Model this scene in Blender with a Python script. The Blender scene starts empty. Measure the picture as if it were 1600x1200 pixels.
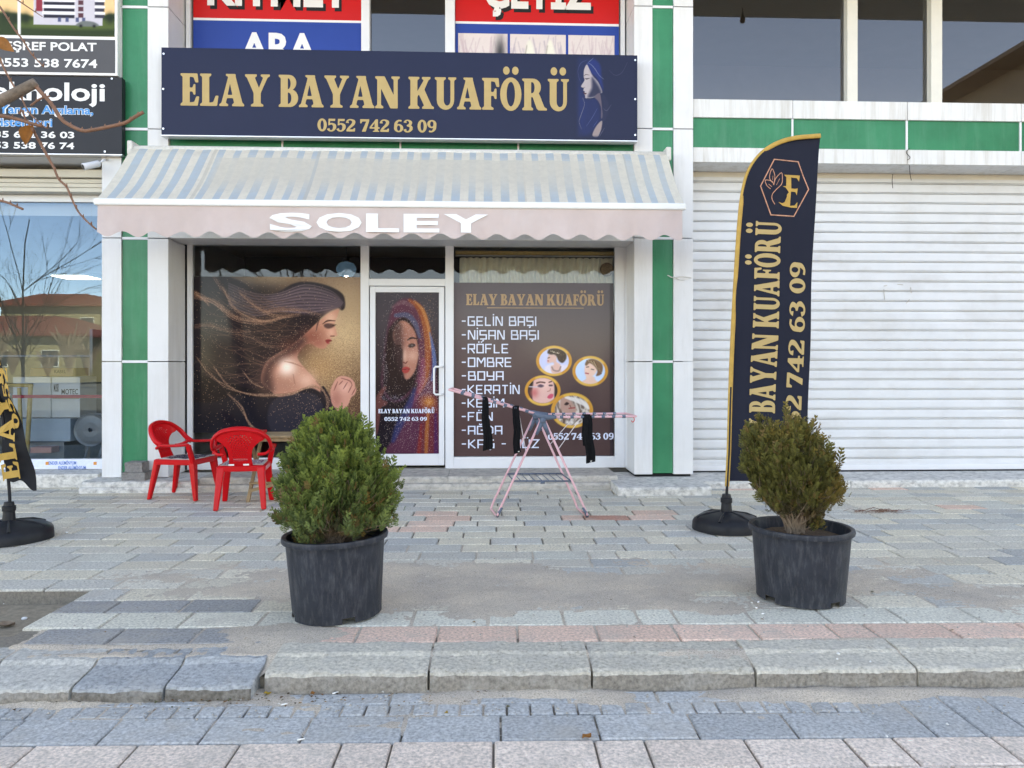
import bpy, math, random
import numpy as np
from mathutils import Vector, Matrix, noise as mnoise

# ------------------------------------------------------------------ camera, sky, sun, exposure
SC = bpy.context.scene
COL = SC.collection
F, HY, CH, YAW = 1203.0, 571.0, 1.48, math.radians(2.38)
cam = bpy.data.cameras.new("camera")
cam.sensor_width = 36.0
cam.lens = F / 1600 * 36
cam.shift_y = -(600 - HY) / 1600
cam.clip_start, cam.clip_end = 0.05, 2000
camo = bpy.data.objects.new("camera", cam)
COL.objects.link(camo)
camo.location = (0, 0, CH)
camo.rotation_euler = (math.pi / 2, 0, -YAW)
SC.camera = camo

SUN_EL, SUN_AZ = math.radians(36), math.radians(32)      # azimuth from +Y towards +X
world = bpy.data.worlds.new("World")
SC.world = world
world.use_nodes = True
wn = world.node_tree
sky = wn.nodes.new("ShaderNodeTexSky")
sky.sky_type = 'NISHITA'
sky.sun_disc = False
sky.sun_elevation = SUN_EL
sky.sun_rotation = SUN_AZ
sky.air_density, sky.dust_density, sky.ozone_density = 0.75, 0.0, 2.5
sky.altitude = 1200
bgn = wn.nodes["Background"]
bgn.inputs[1].default_value = 0.13
wn.links.new(sky.outputs[0], bgn.inputs[0])
sun = bpy.data.lights.new("sun", 'SUN')
sun.energy, sun.angle, sun.color = 3.6, math.radians(0.5), (1.0, 0.93, 0.82)
suno = bpy.data.objects.new("sun", sun)
COL.objects.link(suno)
sdir = Vector((math.sin(SUN_AZ) * math.cos(SUN_EL), math.cos(SUN_AZ) * math.cos(SUN_EL), math.sin(SUN_EL)))
suno.rotation_euler = sdir.to_track_quat('Z', 'Y').to_euler()
suno.location = sdir * 60
vs = SC.view_settings
SC.display_settings.display_device = 'sRGB'
vs.view_transform, vs.look, vs.gamma, vs.exposure = 'Standard', 'None', 1.0, 3.1
vs.use_white_balance = True
vs.white_balance_temperature, vs.white_balance_tint = 11800, 16
SC.cycles.max_bounces = 8
SC.cycles.transparent_max_bounces = 16
SC.cycles.sample_clamp_indirect = 6.0
SC.cycles.use_denoising = True

# ------------------------------------------------------------------ helpers
rnd = random.Random(7)
CS, SN = math.cos(YAW), math.sin(YAW)

def at(px, py, Y):
    """point at distance Y from the camera's wall-parallel plane seen at photo pixel (px, py)"""
    u, v = (px - 800) / F, (HY - py) / F
    dx, dy = SN + u * CS, CS - u * SN
    t = Y / dy
    return Vector((t * dx, Y, CH + t * v))

def fx(px, Y): return at(px, 0, Y).x
def fz(px, py, Y): return at(px, py, Y).z

def lin(c):
    c = np.asarray(c, dtype=np.float64) / 255.0
    return np.where(c <= 0.04045, c / 12.92, ((c + 0.055) / 1.055) ** 2.4)

def L3(r, g, b):
    v = lin((r, g, b)); return (float(v[0]), float(v[1]), float(v[2]))

WL = {}
def tag(o, label=None, cat=None, group=None, kind=None):
    for k, v in (("label", label), ("category", cat), ("group", group), ("kind", kind)):
        if v: o[k] = v
    return o

def thing(name, label, cat, loc=(0, 0, 0), rz=0.0, group=None):
    o = bpy.data.objects.new(name, None)
    o.empty_display_size = 0.1
    COL.objects.link(o)
    o.location = loc
    o.rotation_euler = (0, 0, rz)
    WL[o.name] = Vector(loc)
    return tag(o, label, cat, group)

class MB:
    def __init__(s): s.v, s.f, s.c, s.col = [], [], [], (1, 1, 1)
    def face(s, *ix): s.f.append(ix); s.c.append(s.col)
    def add(s, verts, faces):
        b = len(s.v); s.v.extend([tuple(p) for p in verts])
        for f in faces: s.face(*[i + b for i in f])
    def box(s, x0, x1, y0, y1, z0, z1):
        if x0 > x1: x0, x1 = x1, x0
        s.add([(x0, y0, z0), (x1, y0, z0), (x1, y1, z0), (x0, y1, z0), (x0, y0, z1), (x1, y0, z1), (x1, y1, z1), (x0, y1, z1)],
              [(3, 2, 1, 0), (4, 5, 6, 7), (0, 1, 5, 4), (1, 2, 6, 5), (2, 3, 7, 6), (3, 0, 4, 7)])
        return s
    def quad(s, a, b, c, d): s.add([a, b, c, d], [(0, 1, 2, 3)]); return s
    def hexa(s, bot, top):
        s.add(list(bot) + list(top), [(3, 2, 1, 0), (4, 5, 6, 7), (0, 1, 5, 4), (1, 2, 6, 5), (2, 3, 7, 6), (3, 0, 4, 7)]); return s
    def tube(s, path, r, n=8, cap=True, flat=1.0, up=None):
        P = [Vector(p) for p in path]
        R = r if isinstance(r, (list, tuple)) else [r] * len(P)
        b = len(s.v); ref = None
        for i, p in enumerate(P):
            d = (P[min(i + 1, len(P) - 1)] - P[max(i - 1, 0)])
            d = d.normalized() if d.length > 1e-9 else Vector((0, 0, 1))
            if ref is None:
                ref = Vector(up) if up else (Vector((0, 0, 1)) if abs(d.z) < .9 else Vector((1, 0, 0)))
            a = (ref - d * ref.dot(d))
            a = a.normalized() if a.length > 1e-6 else d.orthogonal().normalized()
            ref = a
            c = d.cross(a)
            for k in range(n):
                t = 2 * math.pi * k / n
                s.v.append(tuple(p + a * (R[i] * math.cos(t)) + c * (R[i] * flat * math.sin(t))))
        for i in range(len(P) - 1):
            for k in range(n):
                k2 = (k + 1) % n
                s.face(b + i * n + k, b + i * n + k2, b + (i + 1) * n + k2, b + (i + 1) * n + k)
        if cap:
            s.face(*[b + k for k in reversed(range(n))])
            s.face(*[b + (len(P) - 1) * n + k for k in range(n)])
        return s
    def lathe(s, prof, n=32, c=(0, 0), wob=None):
        b = len(s.v)
        for r, z in prof:
            for k in range(n):
                t = 2 * math.pi * k / n
                rr = r * (1 + (wob(t, z) if wob else 0))
                s.v.append((c[0] + rr * math.cos(t), c[1] + rr * math.sin(t), z))
        for i in range(len(prof) - 1):
            for k in range(n):
                k2 = (k + 1) % n
                s.face(b + i * n + k, b + i * n + k2, b + (i + 1) * n + k2, b + (i + 1) * n + k)
        return s
    def grid(s, fn, nu, nv, skip=None):
        b = len(s.v)
        for j in range(nv + 1):
            for i in range(nu + 1): s.v.append(tuple(fn(i / nu, j / nv)))
        for j in range(nv):
            for i in range(nu):
                if skip and skip(i, j): continue
                q = b + j * (nu + 1) + i
                s.face(q, q + 1, q + nu + 2, q + nu + 1)
        return s
    def prism(s, pts, y0, y1):
        """outline in XZ pushed from y0 to y1"""
        n = len(pts); b = len(s.v)
        s.v += [(x, y0, z) for x, z in pts] + [(x, y1, z) for x, z in pts]
        s.face(*range(b, b + n)); s.face(*reversed(range(b + n, b + 2 * n)))
        for k in range(n):
            k2 = (k + 1) % n
            s.face(b + k2, b + k, b + n + k, b + n + k2)
        return s
    def build(s, name, m, parent=None, smooth=False, bevel=0, colors=False, local=False, solid=0, kind=None):
        v = np.array(s.v, dtype=np.float64)
        off = Vector((0, 0, 0))
        if parent is not None and not local: off = WL[parent.name]
        if len(v): v = v - np.array(off)
        me = bpy.data.meshes.new(name)
        me.from_pydata([tuple(p) for p in v], [], s.f)
        if colors:
            a = me.color_attributes.new("Col", 'FLOAT_COLOR', 'CORNER')
            arr = np.ones((len(me.loops), 4), dtype=np.float32)
            cnt = [len(f) for f in s.f]
            arr[:, :3] = np.repeat(np.array(s.c, dtype=np.float32), cnt, axis=0)
            a.data.foreach_set("color", arr.ravel())
        if smooth:
            me.polygons.foreach_set("use_smooth", [True] * len(me.polygons))
        me.materials.append(m)
        me.update()
        o = bpy.data.objects.new(name, me)
        COL.objects.link(o)
        if parent is not None:
            o.parent = parent
            WL[o.name] = Vector(off)
        else:
            WL[o.name] = Vector((0, 0, 0))
        if solid:
            q = o.modifiers.new("solid", 'SOLIDIFY'); q.thickness = solid; q.offset = 0
        if bevel:
            q = o.modifiers.new("bevel", 'BEVEL'); q.width = bevel; q.segments = 2; q.limit_method = 'ANGLE'; q.angle_limit = math.radians(40)
        if kind: o["kind"] = kind
        return o

def catmull(P, n=8, closed=False):
    P = [np.array(p, dtype=float) for p in P]
    out = []
    m = len(P)
    rng = range(m) if closed else range(m - 1)
    for i in rng:
        p0 = P[(i - 1) % m] if closed or i > 0 else 2 * P[0] - P[1]
        p1, p2 = P[i], P[(i + 1) % m]
        p3 = P[(i + 2) % m] if closed or i + 2 < m else 2 * P[-1] - P[-2]
        for k in range(n):
            t = k / n
            out.append(.5 * ((2 * p1) + (-p0 + p2) * t + (2 * p0 - 5 * p1 + 4 * p2 - p3) * t * t + (-p0 + 3 * p1 - 3 * p2 + p3) * t ** 3))
    if not closed: out.append(P[-1])
    return out

# ---- materials
def new_mat(name):
    m = bpy.data.materials.new(name); m.use_nodes = True
    nt = m.node_tree
    return m, nt, nt.nodes["Principled BSDF"]

def node(nt, t, **kw):
    n = nt.nodes.new(t)
    for k, v in kw.items():
        if k.startswith("i_"):
            key = k[2:]
            n.inputs[int(key) if key.isdigit() else key].default_value = v
        else: setattr(n, k, v)
    return n

def mixc(nt, fac, a, b, mode='MIX'):
    n = nt.nodes.new("ShaderNodeMix"); n.data_type = 'RGBA'; n.blend_type = mode
    for sock, v in ((0, fac), (6, a), (7, b)):
        if hasattr(v, "is_linked") or hasattr(v, "links"): nt.links.new(v, n.inputs[sock])
        else: n.inputs[sock].default_value = (v if sock == 0 else (*v, 1.0) if len(v) == 3 else v)
    return n.outputs[2]

def mat(name, rgb, rough=.6, var=.12, scale=6, bump=0.0, bscale=80, metal=0, spec=.18, attr=False, dirt=None, coat=0, trans=0):
    """dirt = (rgb, amount 0..1, scale, vertical stretch)"""
    m, nt, p = new_mat(name)
    lk = nt.links.new
    geo = node(nt, "ShaderNodeNewGeometry")
    nz = node(nt, "ShaderNodeTexNoise", i_Scale=scale, i_Detail=6.0, i_Roughness=.65)
    lk(geo.outputs["Position"], nz.inputs["Vector"])
    mr = node(nt, "ShaderNodeMapRange"); mr.inputs[1].default_value = .3; mr.inputs[2].default_value = .7
    mr.inputs[3].default_value = 1 - var; mr.inputs[4].default_value = 1 + var
    lk(nz.outputs[0], mr.inputs[0])
    if attr:
        base = node(nt, "ShaderNodeVertexColor", layer_name="Col").outputs[0]
    else:
        base = node(nt, "ShaderNodeRGB"); base.outputs[0].default_value = (*rgb, 1); base = base.outputs[0]
    cc = node(nt, "ShaderNodeCombineColor")
    for k in range(3): lk(mr.outputs[0], cc.inputs[k])
    col = mixc(nt, 1.0, base, cc.outputs[0], 'MULTIPLY')
    if dirt:
        drgb, amt, dsc, st = dirt
        mp = node(nt, "ShaderNodeMapping"); mp.inputs["Scale"].default_value = (dsc, dsc, dsc / st)
        lk(geo.outputs["Position"], mp.inputs[0])
        n2 = node(nt, "ShaderNodeTexNoise", i_Scale=1.0, i_Detail=7.0, i_Roughness=.7)
        lk(mp.outputs[0], n2.inputs["Vector"])
        r2 = node(nt, "ShaderNodeMapRange"); r2.inputs[1].default_value = .48; r2.inputs[2].default_value = .78
        r2.inputs[3].default_value = 0; r2.inputs[4].default_value = amt
        lk(n2.outputs[0], r2.inputs[0])
        col = mixc(nt, r2.outputs[0], col, drgb)
    lk(col, p.inputs["Base Color"])
    p.inputs["Roughness"].default_value = rough
    p.inputs["Metallic"].default_value = metal
    p.inputs["Specular IOR Level"].default_value = spec
    p.inputs["Coat Weight"].default_value = coat
    if bump:
        n3 = node(nt, "ShaderNodeTexNoise", i_Scale=bscale, i_Detail=5.0, i_Roughness=.7)
        lk(geo.outputs["Position"], n3.inputs["Vector"])
        bp = node(nt, "ShaderNodeBump", i_Strength=min(1, bump), i_Distance=.01)
        lk(n3.outputs[0], bp.inputs["Height"])
        lk(bp.outputs[0], p.inputs["Normal"])
    if trans:
        tr = node(nt, "ShaderNodeBsdfTranslucent"); lk(col, tr.inputs[0])
        mx = node(nt, "ShaderNodeMixShader"); mx.inputs[0].default_value = trans
        lk(p.outputs[0], mx.inputs[1]); lk(tr.outputs[0], mx.inputs[2])
        lk(mx.outputs[0], nt.nodes["Material Output"].inputs[0])
    return m

def glass_mat(name, refl, tint, gl=(.95, .97, 1)):
    m, nt, p = new_mat(name)
    nt.nodes.remove(p)
    lk = nt.links.new
    g = node(nt, "ShaderNodeBsdfGlossy", i_Roughness=0.0); g.inputs[0].default_value = (*gl, 1)
    t = node(nt, "ShaderNodeBsdfTransparent"); t.inputs[0].default_value = (*tint, 1)
    fr = node(nt, "ShaderNodeFresnel", i_IOR=1.45)
    ad = node(nt, "ShaderNodeMath", operation='ADD', use_clamp=True); ad.inputs[1].default_value = refl
    lk(fr.outputs[0], ad.inputs[0])
    mx = node(nt, "ShaderNodeMixShader")
    lk(ad.outputs[0], mx.inputs[0]); lk(t.outputs[0], mx.inputs[1]); lk(g.outputs[0], mx.inputs[2])
    lk(mx.outputs[0], nt.nodes["Material Output"].inputs[0])
    return m

def emit_mat(name, rgb, s):
    m, nt, p = new_mat(name)
    p.inputs["Base Color"].default_value = (*rgb, 1)
    p.inputs["Emission Color"].default_value = (*rgb, 1)
    p.inputs["Emission Strength"].default_value = s
    return m

M = {}
M['white'] = mat("white composite panel", (.71, .71, .71), .38, .05, 1.5, dirt=((.50, .48, .44), .50, 4.5, 9))
M['white_streak'] = mat("weathered white panel", (.70, .70, .69), .42, .05, 1.5, dirt=((.42, .37, .30), .75, 9.0, 14))
M['green'] = mat("green composite panel", (.005, .20, .098), .3, .2, 1.3, spec=.22, dirt=((.13, .33, .23), .3, 6, 9))
M['pvc'] = mat("white aluminium frame", (.73, .74, .76), .3, .03, 4)
M['pvc_warm'] = mat("cream aluminium frame", (.72, .69, .62), .35, .04, 4)
M['dark_gap'] = mat("black rubber and gap shade", (.012, .012, .014), .6)  # black for rubber and cords, also put into open gaps as shade
M['wall'] = mat("cream render", (.62, .60, .56), .85, .06, 3)
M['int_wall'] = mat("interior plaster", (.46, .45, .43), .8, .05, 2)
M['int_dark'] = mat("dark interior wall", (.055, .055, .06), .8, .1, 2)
M['int_ceiling'] = mat("painted ceiling", (.52, .47, .40), .8, .04, 2)
M['int_floor'] = mat("interior floor tile", (.30, .28, .25), .5, .1, 3)
M['shutter'] = mat("white lacquered shutter slat", (.66, .67, .68), .36, .05, 2, dirt=((.40, .36, .32), .42, 1.1, .6))
M['shutter_beige'] = mat("beige shutter box", (.62, .58, .50), .4, .05, 3)
M['stone'] = mat("weathered sill stone", (.50, .46, .41), .8, .22, 14, .7, 70, dirt=((.17, .165, .16), .9, 11, .6))
M['stone_pale'] = mat("flaking whitewashed stone", (.64, .62, .58), .85, .22, 16, .8, 60, dirt=((.17, .165, .16), 1.0, 13, .7))
M['paver'] = mat("concrete paver", (1, 1, 1), .88, .42, 62, .9, 150, attr=True, dirt=((.50, .45, .385), .75, 3.4, 1))
M['kerb'] = mat("kerb stone", (1, 1, 1), .9, .40, 48, .9, 130, attr=True, dirt=((.44, .42, .39), .6, 6, 1))
M['soil'] = mat("dry soil", (.30, .25, .19), .95, .3, 20, 1, 60)
M['joint'] = mat("joint sand bed", (.26, .225, .185), .95, .3, 60, .8, 160)
M['asphalt'] = mat("asphalt", (.06, .06, .062), .9, .2, 30, .6, 160)
M['ground'] = mat("dusty ground", (.20, .18, .15), .95, .25, 1.2, .3, 20)
M['navy'] = mat("navy sign sheet", (.010, .016, .046), .38, .05, 1.5)
M['gold'] = mat("gold vinyl letters", (.47, .325, .145), .5, .05, 8)
M['alu'] = mat("aluminium edge", (.6, .6, .62), .35, .05, 5, metal=.8)
M['black_sign'] = mat("black sign sheet", (.022, .023, .028), .35, .06, 2)
M['grey_sign'] = mat("grey sign sheet", (.085, .085, .092), .4, .05, 2)
M['white_ink'] = mat("white lettering", (.80, .80, .80), .5, .02, 3)
M['black_ink'] = mat("black lettering", (.015, .015, .016), .5, .02, 3)
M['pale_ink'] = mat("pale blue white lettering", (.66, .72, .86), .5, .02, 3)
M['cyan_ink'] = mat("cyan lettering", (.02, .28, .62), .5, .02, 3)
M['blue_ink'] = mat("blue lettering", (.08, .22, .55), .5, .02, 3)
M['orange_ink'] = mat("orange lettering", (.75, .30, .08), .5, .02, 3)
M['dull_gold'] = mat("dull gold lettering", (.46, .30, .18), .5, .03, 6)
M['red_film'] = mat("red window film", (.68, .012, .012), .35, .03, 2)
M['blue_film'] = mat("blue window film", (.007, .055, .30), .35, .04, 2)
M['film_strip'] = mat("protective tape", (.70, .75, .88), .3, .06, 30)
M['print'] = mat("printed film", (1, 1, 1), .10, .03, 40, attr=True, spec=.13)
M['sign_print'] = mat("printed sign picture", (1, 1, 1), .38, .03, 40, attr=True)
M['bar'] = mat("white awning bar", (.78, .78, .75), .35, .05, 5)
M['valance'] = mat("faded pink valance cloth", (.58, .465, .435), .9, .05, 3, .25, 300, dirt=((.62, .54, .52), .6, 3, 1.2))
M['iron_white'] = mat("painted white iron", (.62, .60, .56), .5, .15, 20)
M['pot'] = mat("black nursery plastic", (.026, .030, .038), .42, .25, 9, .15, 60, dirt=((.13, .13, .135), .55, 34, 5.0))
M['pot_soil'] = mat("potting soil with bark", (.14, .095, .065), .95, .45, 60, 1, 90)
M['foliage'] = mat("thuja foliage", (1, 1, 1), .62, .15, 40, attr=True, trans=.18)
M['twig'] = mat("brown twigs", (.24, .17, .12), .8, .3, 40)
M['bark'] = mat("grey brown bark", (.21, .16, .125), .85, .35, 30, .6, 90)
M['twig_red'] = mat("reddish young twig", (.23, .115, .075), .55, .25, 40)
M['dead_leaf'] = mat("dry leaf", (.30, .115, .03), .6, .3, 30)
M['dead_leaf_yellow'] = mat("yellow dry leaf", (.42, .26, .04), .6, .3, 30)
M['red_plastic'] = mat("glossy red plastic", (.62, .008, .012), .28, .06, 4)
M['pad'] = mat("printed seat pad", (1, 1, 1), .85, .1, 30, attr=True)
M['wood'] = mat("worn pine wood", (.34, .23, .13), .65, .25, 14, .2, 60, dirt=((.20, .14, .09), .6, 18, 6))
M['bamboo'] = mat("yellow bamboo", (.62, .42, .16), .45, .15, 20)
M['pink'] = mat("pink enamelled tube", (.72, .40, .42), .3, .05, 8)
M['grey_plastic'] = mat("blue grey plastic", (.10, .13, .175), .45, .08, 10)
M['wire'] = mat("pale plastic coated wire", (.66, .58, .58), .4, .05, 8)
M['black_cloth'] = mat("black velvet cloth", (.006, .006, .007), .95, .3, 30)
M['black_plastic'] = mat("black plastic base", (.016, .017, .02), .42, .2, 8, .1, 40)
M['flag_navy'] = mat("navy polyester banner", (.013, .016, .029), .75, .06, 3, trans=.06)
M['flag_black'] = mat("black polyester banner", (.012, .012, .014), .7, .08, 4)
M['flag_gold'] = mat("gold polyester hem", (.50, .29, .075), .55, .15, 12)
M['copper'] = mat("copper print", (.55, .26, .17), .5, .35, 30)
M['concrete'] = mat("rough grey concrete", (.24, .23, .22), .95, .25, 30, .8, 90)
M['cream_cloth'] = mat("cream curtain cloth", (.80, .77, .62), .9, .05, 20, trans=.15)
M['wicker'] = mat("brown wicker", (.22, .15, .09), .8, .4, 60, .8, 90)
M['carton_white'] = mat("white carton", (.62, .64, .66), .6, .05, 5)
M['carton_blue'] = mat("pale blue carton", (.42, .52, .62), .6, .05, 5)
M['carton_brown'] = mat("brown carton", (.33, .23, .14), .75, .12, 8)
M['pink_box'] = mat("salmon pink carton", (.60, .28, .24), .6, .08, 8)
M['red_tape'] = mat("red tape", (.45, .03, .06), .5)
M['grey_metal'] = mat("grey painted metal", (.22, .24, .26), .4, .1, 8, metal=.3)
M['chrome'] = mat("white enamelled handle", (.78, .79, .80), .25, .03, 8)
M['steel'] = mat("steel screw", (.65, .66, .68), .3, .05, 8, metal=.9)
M['lamp_glass'] = mat("blue mosaic glass", (.07, .15, .25), .15, .6, 70, trans=.22, spec=.6)
M['bulb'] = emit_mat("lit bulb", (.75, .93, 1.0), 4.0)
M['panel_light'] = emit_mat("lit ceiling panel", (.85, 1.0, .97), 1.1)
M['pebble'] = mat("pebbles", (.36, .33, .29), .9, .35, 80)
M['white_stone'] = mat("white pebble", (.72, .71, .68), .8, .1, 60)
M['paper'] = mat("white paper", (.75, .74, .70), .8, .05, 60)
M['house_wall'] = mat("yellow cream house render", (.34, .27, .15), .9, .1, 2)
M['roof_tile'] = mat("red roof tile", (.22, .05, .035), .8, .2, 6)
M['apt_wall'] = mat("brown grey render", (.26, .22, .18), .9, .1, 1.5)
M['glass_clear'] = glass_mat("shop front glass", .0, (.80, .83, .85))
M['glass_left'] = glass_mat("sky reflecting shop glass", .085, (.78, .84, .86), (.42, .66, .88))
M['glass_upper'] = glass_mat("tinted upper glass", .075, (.50, .50, .50))
M['far_pane'] = mat("dark far window", (.03, .035, .04), .15, .1, 3)
M['sand'] = None

def sand_mat():
    m, nt, p = new_mat("gravelly sand")
    lk = nt.links.new
    geo = node(nt, "ShaderNodeNewGeometry")
    a = node(nt, "ShaderNodeTexNoise", i_Scale=115.0, i_Detail=5.0, i_Roughness=.95); lk(geo.outputs["Position"], a.inputs["Vector"])
    b = node(nt, "ShaderNodeTexNoise", i_Scale=2.2, i_Detail=5.0); lk(geo.outputs["Position"], b.inputs["Vector"])
    cr = node(nt, "ShaderNodeValToRGB"); lk(a.outputs[0], cr.inputs[0])
    e = cr.color_ramp.elements
    e[0].position, e[0].color = .34, (.17, .135, .105, 1)
    e[1].position, e[1].color = .66, (.78, .68, .56, 1)
    q = e.new(.5); q.color = (.58, .495, .405, 1)
    c2 = node(nt, "ShaderNodeValToRGB"); lk(b.outputs[0], c2.inputs[0])
    c2.color_ramp.elements[0].position, c2.color_ramp.elements[0].color = .3, (.80, .80, .82, 1)
    c2.color_ramp.elements[1].position, c2.color_ramp.elements[1].color = .7, (1.12, 1.08, 1.03, 1)
    lk(mixc(nt, 1.0, cr.outputs[0], c2.outputs[0], 'MULTIPLY'), p.inputs["Base Color"])
    p.inputs["Roughness"].default_value = .95
    bp = node(nt, "ShaderNodeBump", i_Strength=.8, i_Distance=.006); lk(a.outputs[0], bp.inputs["Height"]); lk(bp.outputs[0], p.inputs["Normal"])
    return m
M['sand'] = sand_mat()

# ---- flat lettering: each glyph is a list of layers, each layer a list of loops (cap height 1)
def arc(cx, cy, rx, ry, a0, a1, n=10):
    return [(cx + rx * math.cos(math.radians(a0 + (a1 - a0) * k / n)), cy + ry * math.sin(math.radians(a0 + (a1 - a0) * k / n))) for k in range(n + 1)]
def ell(cx, cy, rx, ry, n=22): return arc(cx, cy, rx, ry, 0, 360 * (n - 1) / n, n - 1)
def soften(pts, r=.028):
    out = []; n = len(pts)
    for i in range(n):
        p0, p, p2 = np.array(pts[i - 1]), np.array(pts[i]), np.array(pts[(i + 1) % n])
        a, b = p0 - p, p2 - p
        la, lb = np.linalg.norm(a), np.linalg.norm(b)
        if la < 1e-6 or lb < 1e-6: continue
        if np.dot(a, b) / (la * lb) < -.93: out.append(tuple(p)); continue
        q0, q1 = p + a / la * min(r, la * .45), p + b / lb * min(r, lb * .45)
        out += [tuple(q0), tuple(.25 * q0 + .5 * p + .25 * q1), tuple(q1)]
    return out
def strokep(path, w, smooth=True):
    P = catmull(path, 6) if smooth else [np.array(p, float) for p in path]
    n = len(P); W = np.interp(np.linspace(0, 1, n), np.linspace(0, 1, len(w)), w) if isinstance(w, (list, tuple)) else [w] * n
    Lf, Rt = [], []
    for i in range(n):
        d0 = P[i] - P[i - 1] if i else P[1] - P[0]
        d1 = P[i + 1] - P[i] if i < n - 1 else d0
        d0, d1 = d0 / (np.linalg.norm(d0) + 1e-9), d1 / (np.linalg.norm(d1) + 1e-9)
        t = d0 + d1; t /= (np.linalg.norm(t) + 1e-9)
        k = 1 / max(.45, float(np.dot(t, d0)))
        nn = np.array([-t[1], t[0]]) * W[i] * .5 * k
        Lf.append(tuple(P[i] + nn)); Rt.append(tuple(P[i] - nn))
    return Lf + Rt[::-1]
_sf = [(0, 1), (0, .94), (.07, .9), (.07, .1), (0, .06)]
SLAB = {
 'E': [[[(0, 0), (.58, 0), (.63, .29), (.53, .29), (.46, .12), (.31, .1), (.31, .44), (.40, .44), (.44, .34), (.50, .34), (.50, .67), (.44, .67), (.40, .56), (.31, .56), (.31, .9), (.44, .88), (.50, .72), (.60, .72), (.57, 1)] + _sf]],
 'L': [[[(0, 0), (.57, 0), (.62, .32), (.52, .32), (.44, .12), (.31, .1), (.31, .9), (.38, .94), (.38, 1)] + _sf]],
 'A': [[[(0, 0), (.3, 0), (.3, .06), (.22, .1), (.26, .25), (.46, .25), (.50, .1), (.43, .06), (.43, 0), (.84, 0), (.84, .06), (.78, .1), (.55, .92), (.55, 1), (.22, 1), (.22, .95), (.3, .91), (.07, .1), (0, .06)], [(.28, .35), (.44, .35), (.36, .70)]]],
 'Y': [[[(.2, 0), (.62, 0), (.62, .06), (.53, .1), (.53, .42), (.76, .9), (.84, .94), (.84, 1), (.53, 1), (.53, .94), (.61, .9), (.47, .58), (.33, .9), (.4, .94), (.4, 1), (0, 1), (0, .94), (.06, .9), (.29, .42), (.29, .1), (.2, .06)]]],
 'B': [[[(0, 0), (.34, 0)] + arc(.38, .28, .28, .28, -88, 70) + arc(.35, .755, .25, .245, -55, 88) + _sf, [(.31, .1)] + arc(.33, .275, .10, .175, -90, 90) + [(.31, .45)], [(.31, .55)] + arc(.32, .725, .085, .17, -90, 90) + [(.31, .9)]]],
 'N': [[[(0, 0), (.28, 0), (.28, .06), (.2, .1), (.2, .62), (.52, 0), (.77, 0), (.77, .9), (.84, .94), (.84, 1), (.55, 1), (.55, .94), (.63, .9), (.63, .42), (.32, 1)] + _sf]],
 'K': [[[(0, 0), (.38, 0), (.38, .06), (.31, .1), (.31, .38), (.36, .45), (.54, .1), (.47, .06), (.47, 0), (.88, 0), (.88, .06), (.8, .1), (.55, .6), (.69, .9), (.76, .94), (.76, 1), (.46, 1), (.46, .94), (.53, .9), (.31, .55), (.31, .9), (.38, .94), (.38, 1)] + _sf]],
 'U': [[[(0, 1), (0, .94), (.07, .9), (.07, .3)] + arc(.37, .28, .30, .30, 180, 360) + [(.67, .9), (.74, .94), (.74, 1), (.46, 1), (.46, .94), (.54, .9), (.54, .3)] + arc(.425, .28, .115, .17, 0, -180) + [(.31, .9), (.38, .94), (.38, 1)]]],
 'F': [[[(0, 0), (.40, 0), (.40, .06), (.31, .1), (.31, .44), (.4, .44), (.44, .34), (.5, .34), (.5, .67), (.44, .67), (.4, .56), (.31, .56), (.31, .9), (.44, .88), (.5, .72), (.6, .72), (.57, 1)] + _sf]],
 'O': [[ell(.37, .5, .37, .53), ell(.37, .5, .145, .39)]],
 'R': [[[(0, 0), (.38, 0), (.38, .06), (.31, .1), (.31, .42), (.36, .42), (.5, .06), (.56, 0), (.86, 0), (.86, .06), (.77, .1), (.62, .45)] + arc(.37, .73, .28, .27, -45, 90) + _sf, [(.31, .53)] + arc(.34, .715, .09, .175, -90, 90) + [(.31, .89)]]],
 '0': [[ell(.29, .5, .29, .52), ell(.29, .5, .10, .37)]],
 '2': [[strokep([(.07, .68), (.1, .88), (.28, .95), (.46, .83), (.43, .6), (.22, .33), (.1, .16)], [.2, .1, .1, .2, .2, .16, .14])], [[(.02, 0), (.54, 0), (.56, .27), (.48, .27), (.42, .17), (.02, .17)]]],
 '3': [[strokep([(.08, .76), (.13, .92), (.29, .95), (.43, .8), (.37, .6), (.2, .53)], [.2, .1, .1, .2, .18, .1])], [strokep([(.2, .53), (.42, .46), (.46, .26), (.33, .06), (.14, .06), (.06, .24)], [.1, .18, .2, .12, .12, .2])]],
 '4': [[[(.2, 0), (.6, 0), (.6, .06), (.52, .1), (.52, .25), (.62, .25), (.62, .37), (.52, .37), (.52, 1), (.38, 1), (0, .37), (0, .25), (.31, .25), (.31, .1), (.2, .06)], [(.12, .37), (.31, .37), (.31, .70)]]],
 '5': [[[(.08, 1), (.50, 1), (.48, .83), (.18, .83), (.16, .52), (.06, .46)]], [strokep([(.1, .52), (.26, .61), (.43, .5), (.45, .28), (.33, .06), (.14, .06), (.05, .22)], [.1, .12, .2, .2, .12, .12, .18])]],
 '6': [[ell(.29, .32, .29, .33), ell(.29, .32, .105, .22)], [strokep([(.1, .4), (.13, .72), (.28, .92), (.47, .9)], [.19, .18, .12, .14])]],
 '7': [[[(0, 1), (.56, 1), (.56, .86), (.34, 0), (.1, 0), (.38, .82), (.14, .82), (.07, .66), (0, .66)]]],
 '9': [[ell(.29, .68, .29, .33), ell(.29, .68, .105, .22)], [strokep([(.48, .6), (.45, .28), (.3, .08), (.11, .1)], [.19, .18, .12, .14])]],
}
TW = .15
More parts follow.
